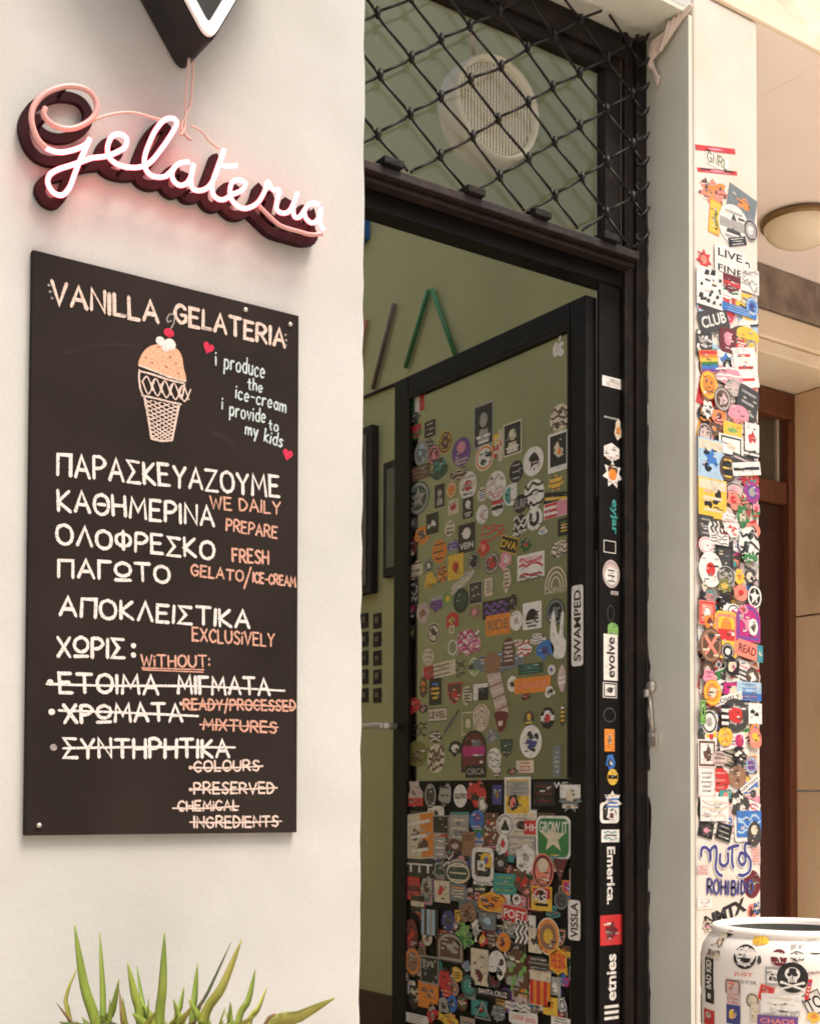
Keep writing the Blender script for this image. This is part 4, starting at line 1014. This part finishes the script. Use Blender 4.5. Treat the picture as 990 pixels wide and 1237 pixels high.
S1.region(470, 760, 4.304).rows('''
410 70 115 130 b p scrib:w scrib:m
330 95 50 85 n w ring:w
203 145 55 80 c c lines:a
258 215 160 72 r c left:r lines:d @4
370 205 50 100 n d scrib:d
442 195 60 95 c G ring:c bar:d
570 165 260 105 b s lines:u
620 118 60 140 a e lines:q
700 100 75 90 b w scrib:r
770 50 80 50 b w scrib:d
810 110 90 100 b b dot:n
735 205 120 50 r D lines:t
843 212 36 50 c w
640 285 50 75 c w dot:k
742 290 175 75 r o txt:ORANGE:l
835 325 55 55 b w blob:k
710 350 45 40 b k
475 325 75 85 r k top:w left:w
340 335 70 105 s e edge:r blob:r
405 345 45 100 b c lines:d
240 325 60 130 r k
180 300 40 110 b e blobs:o
120 395 90 80 b r lines:x
250 445 95 65 r c edge:d txt:LEVEL:d
478 460 80 130 c c arcs:B lines:q
410 490 60 110 n c edge:c dot:c
320 490 120 22 b d lines:a @42
725 465 50 75 c D
822 462 70 105 c k up:w bar:w dot:r
735 585 105 160 c w blobs:k blob:n
440 635 120 200 a x blobs:s bar:m edge:k
450 740 100 60 r k txt:CIRCA:a
545 675 68 105 c w scrib:a
243 672 85 140 c c blobs:B scrib:e
140 650 110 130 b f blobs:e
535 555 60 80 b s blobs:a
345 620 70 80 b k
705 715 85 60 r c lines:r
610 620 60 90 s D edge:d
870 690 36 150 r s lines:a
900 445 36 120 b d
180 415 40 50 b k
240 560 70 60 b e
150 520 100 80 n k scrib:k
640 740 60 40 b d
560 745 40 50 b D''')
# hand made ones: cone with twisted ice, peace hand, fruit with a bite
def poly_sticker(S, name_lab, layers, parent):
    sh = Sheet()
    for k, (pts, col, smooth) in enumerate(layers):
        P = [tuple(S.px(*p)) + (0,) for p in pts]
        if smooth == 2: sh.stroke(crom(P, 4), .004, ink(col), 22 + k)
        else: sh.poly(crom(P, 4, True) if smooth else P, ink(col), 22 + k)
    o = sh.build('sticker', S.mp, parent, S.base, S.cut); o['label'] = name_lab
def cone(S):
    L = [([(495, 165), (505, 130), (535, 118), (570, 135), (580, 180), (560, 240), (520, 245), (500, 215)], 'B', True), ([(508, 235), (578, 225), (622, 430), (560, 440)], 'q', False)]
    for k in range(6): y = 255 + k * 30; x = 515 + k * 9; L.append(([(x, y + 12), (x + 62, y - 14), (x + 62, y - 4), (x, y + 22)], 'B' if k % 2 else 'c', False))
    L += [([(550, 435), (605, 428), (618, 450), (600, 520), (575, 535), (562, 500)], 'x', True), ([(570, 480), (592, 478), (588, 500), (572, 502)], 'c', True)]
    poly_sticker(S, 'tall brown and pink twisted cone shaped sticker', L, pane)
S1.region(470, 760, 4.304); cone(S1)
poly_sticker(S1, 'white hand sticker with two raised fingers', [([(845, 95), (838, 20), (848, -82), (862, -85), (872, 10), (885, 15), (895, -82), (910, -80), (905, 30), (920, 60), (918, 110), (905, 148), (862, 148)], 'w', True)], pane)
poly_sticker(S1, 'pink and white soft ice cone sticker', [([(900, 185), (915, 210), (918, 260), (908, 320), (890, 318), (878, 265), (882, 220)], 'q', True), ([(882, 250), (918, 240), (917, 252), (883, 262)], 'w', False), ([(880, 275), (917, 266), (914, 280), (882, 288)], 'w', False)], pane)
S1.region(420, 240, 2.605)
poly_sticker(S1, 'white apple shaped sticker high in the corner of the glass', [([(648, 465), (655, 452), (664, 456), (676, 448), (680, 458), (674, 468), (682, 480), (672, 496), (662, 492), (652, 498), (645, 484)], 'w', True), ([(664, 450), (664, 438), (671, 430), (671, 442)], 'w', True)], pane)
for it in S1.items: it['parent'] = pane
# ---------------------------------------------------------------- lower door panel
S2 = Surf(lf, uv_x(X0), map_x(X0 + .006), limit=100, base=.0004, grow=1.12)
S2.ox = 0
n_glass = len(S1.items)
S2.region(460, 930, 3.808)
q = random.Random(3)
for _ in range(150):                                         # oldest stickers, mostly covered
    S2.add(112 + q.random() * 800, 205 + q.random() * 950, 35 + q.random() * 50, 45 + q.random() * 60, 'crbbsR'[int(q.random() * 6)], 'dkesaBDxnwqerockatyv'[int(q.random() * 20)])
n_under = len(S2.items)
S2.rows('''
68 118 40 100 c s lines:d
148 105 70 120 b q bot:r
222 118 50 105 c d ring:a
288 118 58 110 b a lines:d
356 120 56 95 c w bar:a
430 105 85 125 b r blobs:k
460 160 40 70 b w ring:k
525 115 40 80 r n dot:B
620 122 108 160 r w big:y
620 85 92 60 r a lines:s
600 150 45 75 b k
740 110 90 100 r k lines:x
818 70 70 50 n w txt:WE:w
870 130 100 130 f s
172 305 130 190 r c right:o blobs:e lines:w @6
270 252 65 75 r k edge:a
352 270 80 115 r a blobs:s lines:c
435 235 65 90 c b up:v low:q
445 310 55 75 c q
500 270 60 130 r e speck:r speck:c
640 255 110 90 r c lines:a dot:k
565 255 75 95 c w ring:a tri:k
685 265 62 58 r r txt:HH:w
785 312 145 180 R w big:g txtt:GROW_IT:w star:c
790 405 50 40 t G
555 340 45 80 c w dot:r
640 350 110 80 r a scrib:c txtt:LATE_NIGHT:c
395 340 55 100 r B txtt:LIST:e
265 358 50 90 r a lines:w
335 350 70 60 b e dot:q
462 435 90 140 R w in:k
478 415 46 60 a y
455 440 30 40 r w
462 522 80 14 r w
545 430 60 70 c k dot:a
660 412 85 130 h w blobs:a
740 465 88 145 c l ring:x up:c low:B
820 465 60 100 t x edge:d
890 515 55 105 r c blob:k
172 452 125 75 r k txt:TTT:w
262 465 60 80 b D ring:a
350 475 110 95 c D ring:c lines:c
565 525 95 85 r t lines:G
645 510 70 110 b e blobs:r
137 545 65 95 r r bar:x
205 540 50 100 b a blob:e
278 560 65 90 r c blobs:r
350 565 70 70 r s
730 575 60 60 n w ring:w
665 560 40 50 b e''')
S2.region(460, 1080, 3.808).rows('''
505 40 130 95 h o blobs:e ring:y
165 45 55 70 c c hs:kck
620 25 35 45 c w
725 22 70 44 n w hand:MS:w
820 30 60 80 c d ring:s
890 120 50 165 R w vt:VISSLA:k
610 95 105 75 R r edge:q txt:POET:w @-4
640 175 65 105 b k zig:w
705 215 55 100 r c blob:d
765 195 95 155 c c ring:o in:B dot:y
810 308 82 115 h o txt:THE_END:r edge:y
485 125 75 80 r s dot:u edge:d
432 170 55 90 c w blob:a
395 90 70 100 b B blob:e
385 190 80 130 b G blobs:g
462 208 45 70 b r
558 222 55 80 c o blobs:x
305 125 60 90 b n dot:d
220 130 70 110 r d vs:uduauk
210 205 40 60 c c
130 190 65 140 b x blobs:r
315 245 110 120 a e blobs:a ring:a
185 255 35 70 b B
142 310 65 115 c B ring:o
450 345 72 165 r c blobs:x
530 330 75 125 c w blobs:k
515 400 60 90 b d blob:x
620 360 110 190 b e blobs:a speck:G
720 320 110 60 b d lines:a
728 435 90 145 r c vs:rororo top:c
795 430 50 85 r a blob:w
775 510 60 85 r y dot:o
845 405 25 40 c m
830 510 40 80 b s
895 345 50 150 r x vt:PULL:m
890 510 48 160 r f
220 350 75 115 r k edge:a speck:a
295 410 60 130 b r low:l
345 370 50 60 b y
335 435 35 65 c s
400 425 60 90 c t ring:d
390 330 40 50 b a
150 470 70 110 b k blobs:c
215 465 85 110 r o blobs:B
325 505 40 70 c b
370 500 45 70 c x
285 515 50 70 c a dot:d
235 545 50 90 b r blobs:a
300 572 100 60 b y blobs:o
160 575 100 40 r w lines:a
465 540 90 100 n a tri_out:a
535 550 60 80 b s lines:a
510 455 140 42 R k txt:SANTA_CRUZ:w
625 520 120 45 b a wave:w
655 575 110 62 R w txt:cold_pop:l
820 590 80 40 r w lines:k
395 590 60 40 r a
115 375 30 50 c d dot:q
345 150 30 40 b q
580 130 40 40 b e''')
S2.region(685, 660, 6.1875).rows('''
66 235 110 145 b w low:a
75 592 78 540 R w vt:SWAMPED:k
60 945 46 46 f a''')
for it in S2.items: it['parent'] = None if it['c'].x > -yh_in or it['c'].x < -yf_in or it['c'].y > zm else panel
# share the limit of one hundred named stickers between glass and panel
areas = sorted([(it['w'] * it['h'], id(S), it['n']) for S in (S1, S2) for it in S.items if not (S is S2 and it['n'] < n_under)], reverse=True)[:95]
for S in (S1, S2):
    keep = set(n for a_, i_, n in areas if i_ == id(S))
    S.items.sort(key=lambda it: it['n'])
    for it in S.items: it['keep'] = it['n'] in keep
def flush_keep(S, rest_parent):
    done = []; rest = Sheet()
    for it in S.items:
        lv = 0
        for (c, w, h, l) in done:
            if abs(c.x - it['c'].x) < (w + it['w']) * .5 and abs(c.y - it['c'].y) < (h + it['h']) * .5: lv = max(lv, l + 1)
        lv = min(lv, 14); done.append((it['c'], it['w'], it['h'], lv)); sh = Sheet(); design(sh, it); off = lv * 5.5
        for k, e in enumerate(sh.p): sh.p[k] = (e[0], e[1], e[2], e[3] + off)
        if it['keep']:
            mp = S.mp if it['parent'] is not None or S is S1 else map_x(X0)
            o = sh.build('sticker', mp, it['parent'] or lf, S.base, 0); o['label'] = autolabel(it)
        else: rest.p += sh.p
    o = rest.build('small_stickers', S.mp, rest_parent, S.base, 0); o['kind'] = 'stuff'
flush_keep(S1, pane); flush_keep(S2, panel)

# ---------------------------------------------------------------- right post of the frame
S3 = Surf(fr, uv_y(YF + .004), map_y(YF + .004), limit=100)
S3.region(720, 440, 4.42).rows('''
80 97 100 55 r w lines:q
80 288 80 10 r a
115 355 45 110 b c dot:o
80 470 95 100 h w low:q
85 590 110 150 f w up:e dot:o
92 815 60 210 n t vd:eyjar:t
70 975 65 65 n w edge:w
78 1120 90 150 c q ring:a
78 1130 66 95 c w lines:k
95 1222 40 20 r a''')
S3.region(685, 660, 6.1875).rows('''
325 500 60 140 n d ring:s
340 615 78 90 b G lines:s
322 830 105 345 r w vt:evolve:k
316 1075 105 115 r w ring:k d:k''') if False else None
S3.region(685, 660, 6.1875)
S3.rows('''
322 500 60 140 n d ring:d
338 620 78 100 a G low:s
320 830 105 345 r w vt:evolve:k
316 1075 105 115 r w ring:k dot:k''')
S3.region(680, 820, 2.967).rows('''
165 130 50 60 n d ring:d
165 220 36 80 r o dot:B
168 298 34 60 b b
176 352 38 58 c y bar:k
165 480 68 75 R w in:k
175 440 70 80 f w
172 490 40 50 b w dot:x
168 563 64 45 r w
170 705 44 235 n w vd:Emerica.:w
172 900 80 108 r r blob:x
172 1070 56 190 n w vt:etnies:w
172 1195 54 55 n w hs:wkwkw''')
S3.flush()

# ---------------------------------------------------------------- pillar
S4 = Surf(pil, uv_y(0.0), map_y(0.0), limit=99, base=.0006, grow=1.12, lim=(XR + .016, XP - .002))
S4.minor = True; S4.region(0, 0, 1); q = random.Random(21)
for k in range(260):
    yy = 300 + 705 * q.random() ** .9
    S4.add(840 + q.random() * 76, yy, 12 + q.random() * 16, 12 + q.random() * 20, 'crbbrRc'[int(q.random() * 7)], 'wwwcwawkqcwdlyupewrd'[int(q.random() * 20)], rot=(q.random() - .5) * 40)
S4.minor = False
S4.region(810, 150, 4.583).rows('''
245 140 200 26 r r dot:p @12
255 205 110 70 r w hand:GNRL:f @-2
255 262 200 20 r r @12
235 375 170 130 f l blobs:o speck:e @10
240 515 55 170 r y blobs:f edge:o @-6
395 440 140 120 r s blob:o @-12
345 560 150 200 c w tri:d bar:a lines:a
440 590 70 110 c a ring:d dot:w
365 650 90 42 r k lines:w @18
180 750 80 110 f r dot:l
320 770 150 150 r w txtt:LIVE:k txtb:FINE:k
320 885 110 90 s x bar:r
200 905 130 190 r w speck:k
430 870 90 120 r w scrib:a
225 1085 150 110 r d txt:CLUB:w @22
370 1035 170 40 r b lines:u
440 1015 60 90 c b ring:u dot:n
310 1190 80 110 R e up:p dot:p
''')
S4.region(810, 400, 4.95).rows('''
190 80 85 140 r d blobs:a speck:w
330 60 85 130 R x dot:p up:p
455 30 120 90 c y low:e
470 95 60 90 b y
410 85 60 80 b r
220 185 100 120 r o hs:roygbv @12
328 210 50 65 c k dot:w
465 230 120 210 r w lines:r @12
335 270 150 110 b p scrib:w
365 340 100 100 b q scrib:a
215 325 95 150 c o ring:y face:e
295 410 90 130 c e ring:a blob:q
460 440 110 180 R d lines:a @-12
210 470 70 110 b w blobs:d
275 520 80 80 c l
385 500 120 110 b p low:l
245 585 60 60 r e dot:o
175 620 75 120 c q ring:d face:d
355 595 100 80 r y blob:G
470 640 75 150 r w blob:r
345 695 130 120 r w
465 740 90 50 b k bar:w
210 765 135 210 r u top:c blobs:k blob:b
325 825 90 145 c k lines:y ring:e
445 785 150 40 r d bar:q @-8
445 830 150 70 r w bar:k @10
215 1000 150 210 r y top:c blobs:k lines:c
475 965 85 115 c v ring:m dot:a
365 1010 80 110 b l dot:r
420 995 40 40 b g
420 1110 70 150 b g blob:c
505 1080 40 90 b g
450 1080 40 90 b B
165 1165 80 120 r d lines:a
330 1130 80 100 b q scrib:w
250 1185 80 100 b w zig:d
480 1190 80 80 b l blob:e
345 1190 80 80 b w blobs:r
''')
S4.region(810, 640, 4.95).rows('''
165 90 80 90 c w ring:p
310 170 95 150 r k edge:d lines:w in:d
270 60 100 60 r w scrib:k
190 235 125 190 c w dot:r
450 90 110 200 b w blobs:D scrib:k
450 170 90 60 b g speck:w
310 280 100 110 c a ring:d blobs:d
300 340 80 90 b f dot:y
400 280 60 90 b y dot:o
465 285 80 110 f d
400 380 75 85 c l dot:r
485 405 80 130 c k ring:w star:w
155 360 60 120 t k up:c
215 400 70 80 b s
305 440 80 120 b k blobs:w
165 495 85 130 r l dot:w ring:r
215 560 60 110 b o
355 495 75 90 c w
310 630 120 250 R y up:o bar:r ring:l
318 730 70 90 c k ring:a dot:w
440 560 130 200 a m ring:v blob:p
470 585 50 90 c w
410 480 50 60 b p
195 690 120 190 c e x:l ring:B
435 720 110 90 r l txt:READ:x @-10
515 745 30 90 r t
160 835 80 100 c e ring:k dot:q
210 880 80 80 b p lines:m
262 808 40 50 d a dot:d
345 820 80 110 b k
475 880 70 100 c e ring:d blob:w
455 950 130 70 r u lines:b
455 1000 130 40 r b
330 1012 150 46 r w txt:LOVELY:k @14
225 975 95 140 c o ring:y dot:c
220 1150 85 130 c w ring:k dot:a
370 1110 150 180 c d blobs:a blob:r
300 1110 40 110 r k hs:kwkwkw
150 1090 30 130 r G
490 1100 70 110 r w blobs:k
485 1190 50 60 b o
310 1215 70 50 b y
''')
S4.region(810, 880, 4.95).rows('''
310 50 80 100 c y blobs:o
400 75 45 70 c m
495 60 70 110 b l blob:y
195 150 95 150 r w ring:e blob:e
280 180 80 80 c q lines:e
395 160 80 100 b k blobs:w
475 220 60 95 c v ring:u lines:a
285 310 105 130 c r lines:l ring:r
390 290 95 120 c B blobs:e
460 335 120 34 r w txt:VERTIGO:d @30
190 320 90 160 r w edge:q lines:a
320 420 80 110 b k
400 450 100 170 b d blobs:w @20
487 390 30 45 c d
250 480 150 130 r w scrib:q lines:c
465 570 130 140 r b scrib:u
490 630 75 130 c d up:c
210 610 60 60 b d
310 620 80 90 r k lines:a @-15
500 930 90 150 c x blob:e
510 760 50 100 r q lines:l
175 845 60 50 r q lines:l
480 1095 50 100 b l
515 1075 40 80 b d
165 1045 85 70 r w edge:c lines:q
325 1105 235 120 n k btxt:NMTX:k @16
215 1180 60 90 f k
''')
S4.flush()
o_ = Sheet(); S4.region(810, 880, 4.95)
def st(pts, w, col, ly): o_.stroke(crom([tuple(S4.px(*p)) + (0,) for p in pts], 5), w, ink(col), ly, .15)
V_ = [[(175, 765), (180, 720), (205, 712), (230, 745), (230, 790)], [(230, 790), (232, 730), (262, 705), (268, 760), (262, 830), (280, 870), (300, 880)],
      [(290, 750), (288, 800), (310, 822), (335, 800), (336, 745)], [(362, 720), (360, 790), (368, 830)], [(335, 722), (365, 706), (400, 700)], [(410, 745), (400, 785), (418, 815), (440, 795), (436, 755), (415, 742)],
      [(470, 690), (440, 690), (440, 740), (470, 790), (465, 850), (430, 878), (400, 875)]]
for i, p in enumerate(V_): st(p, .0125, 'w', 22 + i * .2)
for i, p in enumerate(V_): st(p, .0078, 'n', 25 + i * .2)
for i, (t, x, y) in enumerate((('R', 215, 985), ('O', 252, 987), ('H', 296, 990), ('I', 338, 992), ('B', 358, 992), ('I', 397, 990), ('D', 416, 987), ('O', 456, 983))):
    for stp in glyph(t):
        hh = 85 - i * 1.5; k_ = .44 if t != 'I' else .44
        o_.stroke([S4.px(x + a_ * hh * .047, y - b_ * hh * .1) for a_, b_ in stp], .0056, ink('n'), 28 + i * .2, .15)
so_ = o_.build('sticker', S4.mp, pil, S4.base, 0); so_['label'] = 'large dark blue hand drawn lettering sticker low on the pillar'

# ================================================================ PLANTER WITH BLADE LEAVED PLANT
def mleaf(name, c1, c2):
    return noisy(name, c1, c2, 22, .55, .25, 70, stretch=(1, 1, .25), lo=.3, hi=.7)
LF1 = mleaf('blade_green', (.15, .23, .03), (.30, .36, .06)); LF2 = mleaf('blade_yellow_green', (.26, .28, .04), (.42, .40, .09)); LF3 = mleaf('blade_dark', (.045, .06, .02), (.09, .11, .03)); LF4 = mleaf('blade_dry', (.14, .08, .03), (.22, .13, .05))
YP = -.20
pt = thing('potted_plant', 'green blade leaved potted plant standing against the white wall under the chalkboard', 'plant', tuple(on_y(245, 1237, YP).xy) + (0,))
cx = on_y(235, 1237, YP).x
zs = .665
b = MB()
b.lathe([(.0, 0), (.13, 0), (.145, .02), (.165, zs - .02), (.168, zs + .03), (.158, zs + .03), (.152, zs - .01), (0, zs - .012)], M_POT, (cx, YP, 0), 40); b.build('pot', pt)
b = MB(); b.lathe([(0, zs), (.08, zs - .001), (.150, zs - .006)], M_SOIL, (cx, YP, 0), 30); b.build('soil', pt)
def blade(x0, y0, x1, y1, wpx, m, dy=0, bend=0.0, ctr=None):
    z_ = lambda x, y, yy: on_y(x / 2.0625, 1040 + y / 2.0625, yy)
    yb = YP + dy * .35; yt_ = YP + dy
    tip = z_(x1, y1, yt_); mid0 = z_(x0, y0, yb)
    root = Vector((cx + (mid0.x - cx) * .8, yb, zs - .006)); P = []
    mid = mid0.lerp(tip, .45) + Vector((bend * .012, 0, 0))
    c = crom([root, mid0, mid, tip], 5); n = len(c); wd = wpx / 2.0625 / F * 2.0
    bb = MB(); vs = []; fs = []
    for i, p in enumerate(c):
        t = i / (n - 1); w_ = wd * 1.12 * (1 - .25 * t) * max(.18, 1 - max(0, (t - .55) / .45) ** 2.2); d = (c[min(i + 1, n - 1)] - c[max(i - 1, 0)]).normalized(); s_ = d.cross(Vector((0, -1, 0))).normalized()
        s2 = (s_ + Vector((0, .35, 0))).normalized(); th = .0035 * (1 - .7 * t)
        vs += [p - s2 * w_ * .5, p + Vector((0, -th + .25 * w_, 0)), p + s2 * w_ * .5, p + Vector((0, th + .25 * w_, 0))]
    for i in range(n - 1):
        for k in range(4): fs.append((i * 4 + k, i * 4 + (k + 1) % 4, (i + 1) * 4 + (k + 1) % 4, (i + 1) * 4 + k))
    fs += [(3, 2, 1, 0), tuple((n - 1) * 4 + k for k in range(4))]
    bb.add(vs, fs, m, True); bb.build('leaf', pt)
for a in ((245, 430, 186, 160, 30, LF1, -.02, -.4), (262, 430, 249, 178, 20, LF1, .04), (255, 440, 297, 295, 24, LF1, -.05, .3), (175, 400, 195, 262, 13, LF2, .02, -.9), (350, 400, 318, 254, 27, LF1, -.03), (362, 400, 341, 262, 15, LF1, .05),
          (398, 420, 410, 180, 32, LF1, -.04, .1), (480, 400, 492, 256, 24, LF1, .02), (470, 430, 576, 203, 13, LF3, .05), (505, 410, 602, 196, 34, LF2, -.03, .3), (592, 410, 636, 270, 26, LF1, .01, .4), (618, 415, 665, 314, 22, LF2, .05, .2),
          (670, 425, 833, 342, 40, LF2, -.06, .2), (660, 410, 770, 372, 16, LF4, .04), (305, 400, 297, 318, 11, LF4, .05), (572, 420, 574, 352, 22, LF1, -.06), (440, 410, 459, 312, 20, LF1, .03), (455, 420, 432, 345, 22, LF1, -.05),
          (380, 430, 330, 380, 30, LF1, -.08, .1), (430, 430, 480, 360, 30, LF2, -.08), (300, 440, 150, 402, 28, LF3, -.07, 0), (520, 430, 470, 345, 26, LF1, -.02), (540, 440, 640, 385, 24, LF2, -.08), (240, 440, 205, 390, 22, LF1, .06), (400, 440, 360, 360, 34, LF1, .02), (600, 440, 560, 375, 24, LF1, .06), (345, 440, 390, 372, 30, LF2, -.09)):
    blade(*a)
pr = random.Random(4)
for k in range(16):
    x = 180 + pr.random() * 460; y = 395 + pr.random() * 10
    blade(x, 440, x + (x - 400) * .22 + (pr.random() - .5) * 70, 405 - 75 * pr.random(), 9 + 9 * pr.random(), (LF1, LF2, LF1, LF4)[k % 4], -.09 + .15 * pr.random(), (pr.random() - .5) * .8)

# ================================================================ STICKERED DRUM BIN
pb = on_z(960, 1121, .885)
# the rim centre: choose the point whose left silhouette falls at x = 846 in the photo
fw = 2.52; bc = CAM + (ray(956, 1121) * (fw / (ray(956, 1121).dot(MR @ Vector((0, 0, -1))))))
BX, BY, BZ = bc.x, bc.y, bc.z
RB = .172
print('bin', BX, BY, BZ)
bn = thing('drum_bin', 'white round bin covered in stickers standing in front of the pillar', 'bin', (BX, BY, 0))
b = MB()
b.lathe([(0, .004), (RB - .01, .004), (RB - .004, .012), (RB, .03), (RB, BZ - .06), (RB - .003, BZ - .035), (RB - .014, BZ - .016), (RB - .022, BZ - .008)], M_BIN, (BX, BY, 0), 72); body = b.build('bin_body', bn)
b = MB()
b.lathe([(RB - .0225, BZ - .012), (RB - .018, BZ - .002), (RB - .022, BZ + .006), (RB - .030, BZ + .008), (RB - .036, BZ + .003), (RB - .036, BZ - .03)], M_BIN, (BX, BY, 0), 72); b.build('rim', bn)
b = MB(); b.lathe([(RB - .0365, BZ - .004), (RB - .037, BZ - .30), (0, BZ - .30)], M_LINER, (BX, BY, 0), 48); b.build('liner', bn)
th0 = math.atan2(CAM.y - BY, CAM.x - BX)
def uv_cyl(px, py):
    d = ray(px, py); o = CAM; a_ = d.x ** 2 + d.y ** 2; b_ = 2 * ((o.x - BX) * d.x + (o.y - BY) * d.y); c_ = (o.x - BX) ** 2 + (o.y - BY) ** 2 - RB * RB
    di = b_ * b_ - 4 * a_ * c_
    t = (-b_ - math.sqrt(max(di, 0))) / (2 * a_); p = o + d * t
    th = math.atan2(p.y - BY, p.x - BX) - th0
    th = (th + math.pi) % (2 * math.pi) - math.pi
    return Vector((th * RB, p.z))
def map_cyl(u, v, h):
    th = th0 + u / RB; rr = RB + h
    if v > BZ - .06: rr -= min(.02, .014 * ((v - BZ + .06) / .044) ** 2)
    return Vector((BX + rr * math.cos(th), BY + rr * math.sin(th), v))
S5 = Surf(bn, uv_cyl, map_cyl, limit=100, cut=.006, base=.0008, grow=1.1)
S5.region(800, 1060, 5.21).rows('''
228 470 26 130 r B speck:e
238 600 30 150 r y blobs:B
290 480 46 110 b q blobs:d
290 610 46 190 r k vt:BAD_KID:w
295 745 46 80 r k dot:w
235 820 40 160 r n lines:s
288 880 56 90 r r up:q
365 355 60 34 b k @10
330 430 50 150 r c scrib:B
590 395 110 70 b y low:o
510 500 130 140 c k in:w blob:k lines:w
605 520 26 60 b d
505 612 130 52 n l txt:JUST:l
530 660 130 40 n a txt:DO_IT_OK:s
728 505 95 95 c x txt:TRY:w
845 500 100 70 b w ring:d blobs:d
690 622 85 108 r a in:w blobs:d
815 630 180 175 c k skull:w
440 690 90 90 R q blobs:l ring:e
445 762 74 80 r q lines:l
445 862 78 110 r n
650 730 84 94 r r edge:l blob:l @-14
565 775 76 86 c c ring:e
580 850 50 110 r c edge:a
745 800 230 120 r w lines:c
745 860 230 30 n a hand:SUPPORT_LOCAL_SHOPS:a @6
720 905 230 60 r v txt:CHAOS:l
950 790 110 130 r w edge:k txt:TO:k @28
915 705 24 120 r r @-12
945 880 80 70 b y blob:o
850 432 90 48 n a hand:got_art:a
955 395 60 40 n a hand:yes:a
960 600 110 34 n x txt:STRONG:x @8
965 485 60 16 r k
''')
S5.flush()
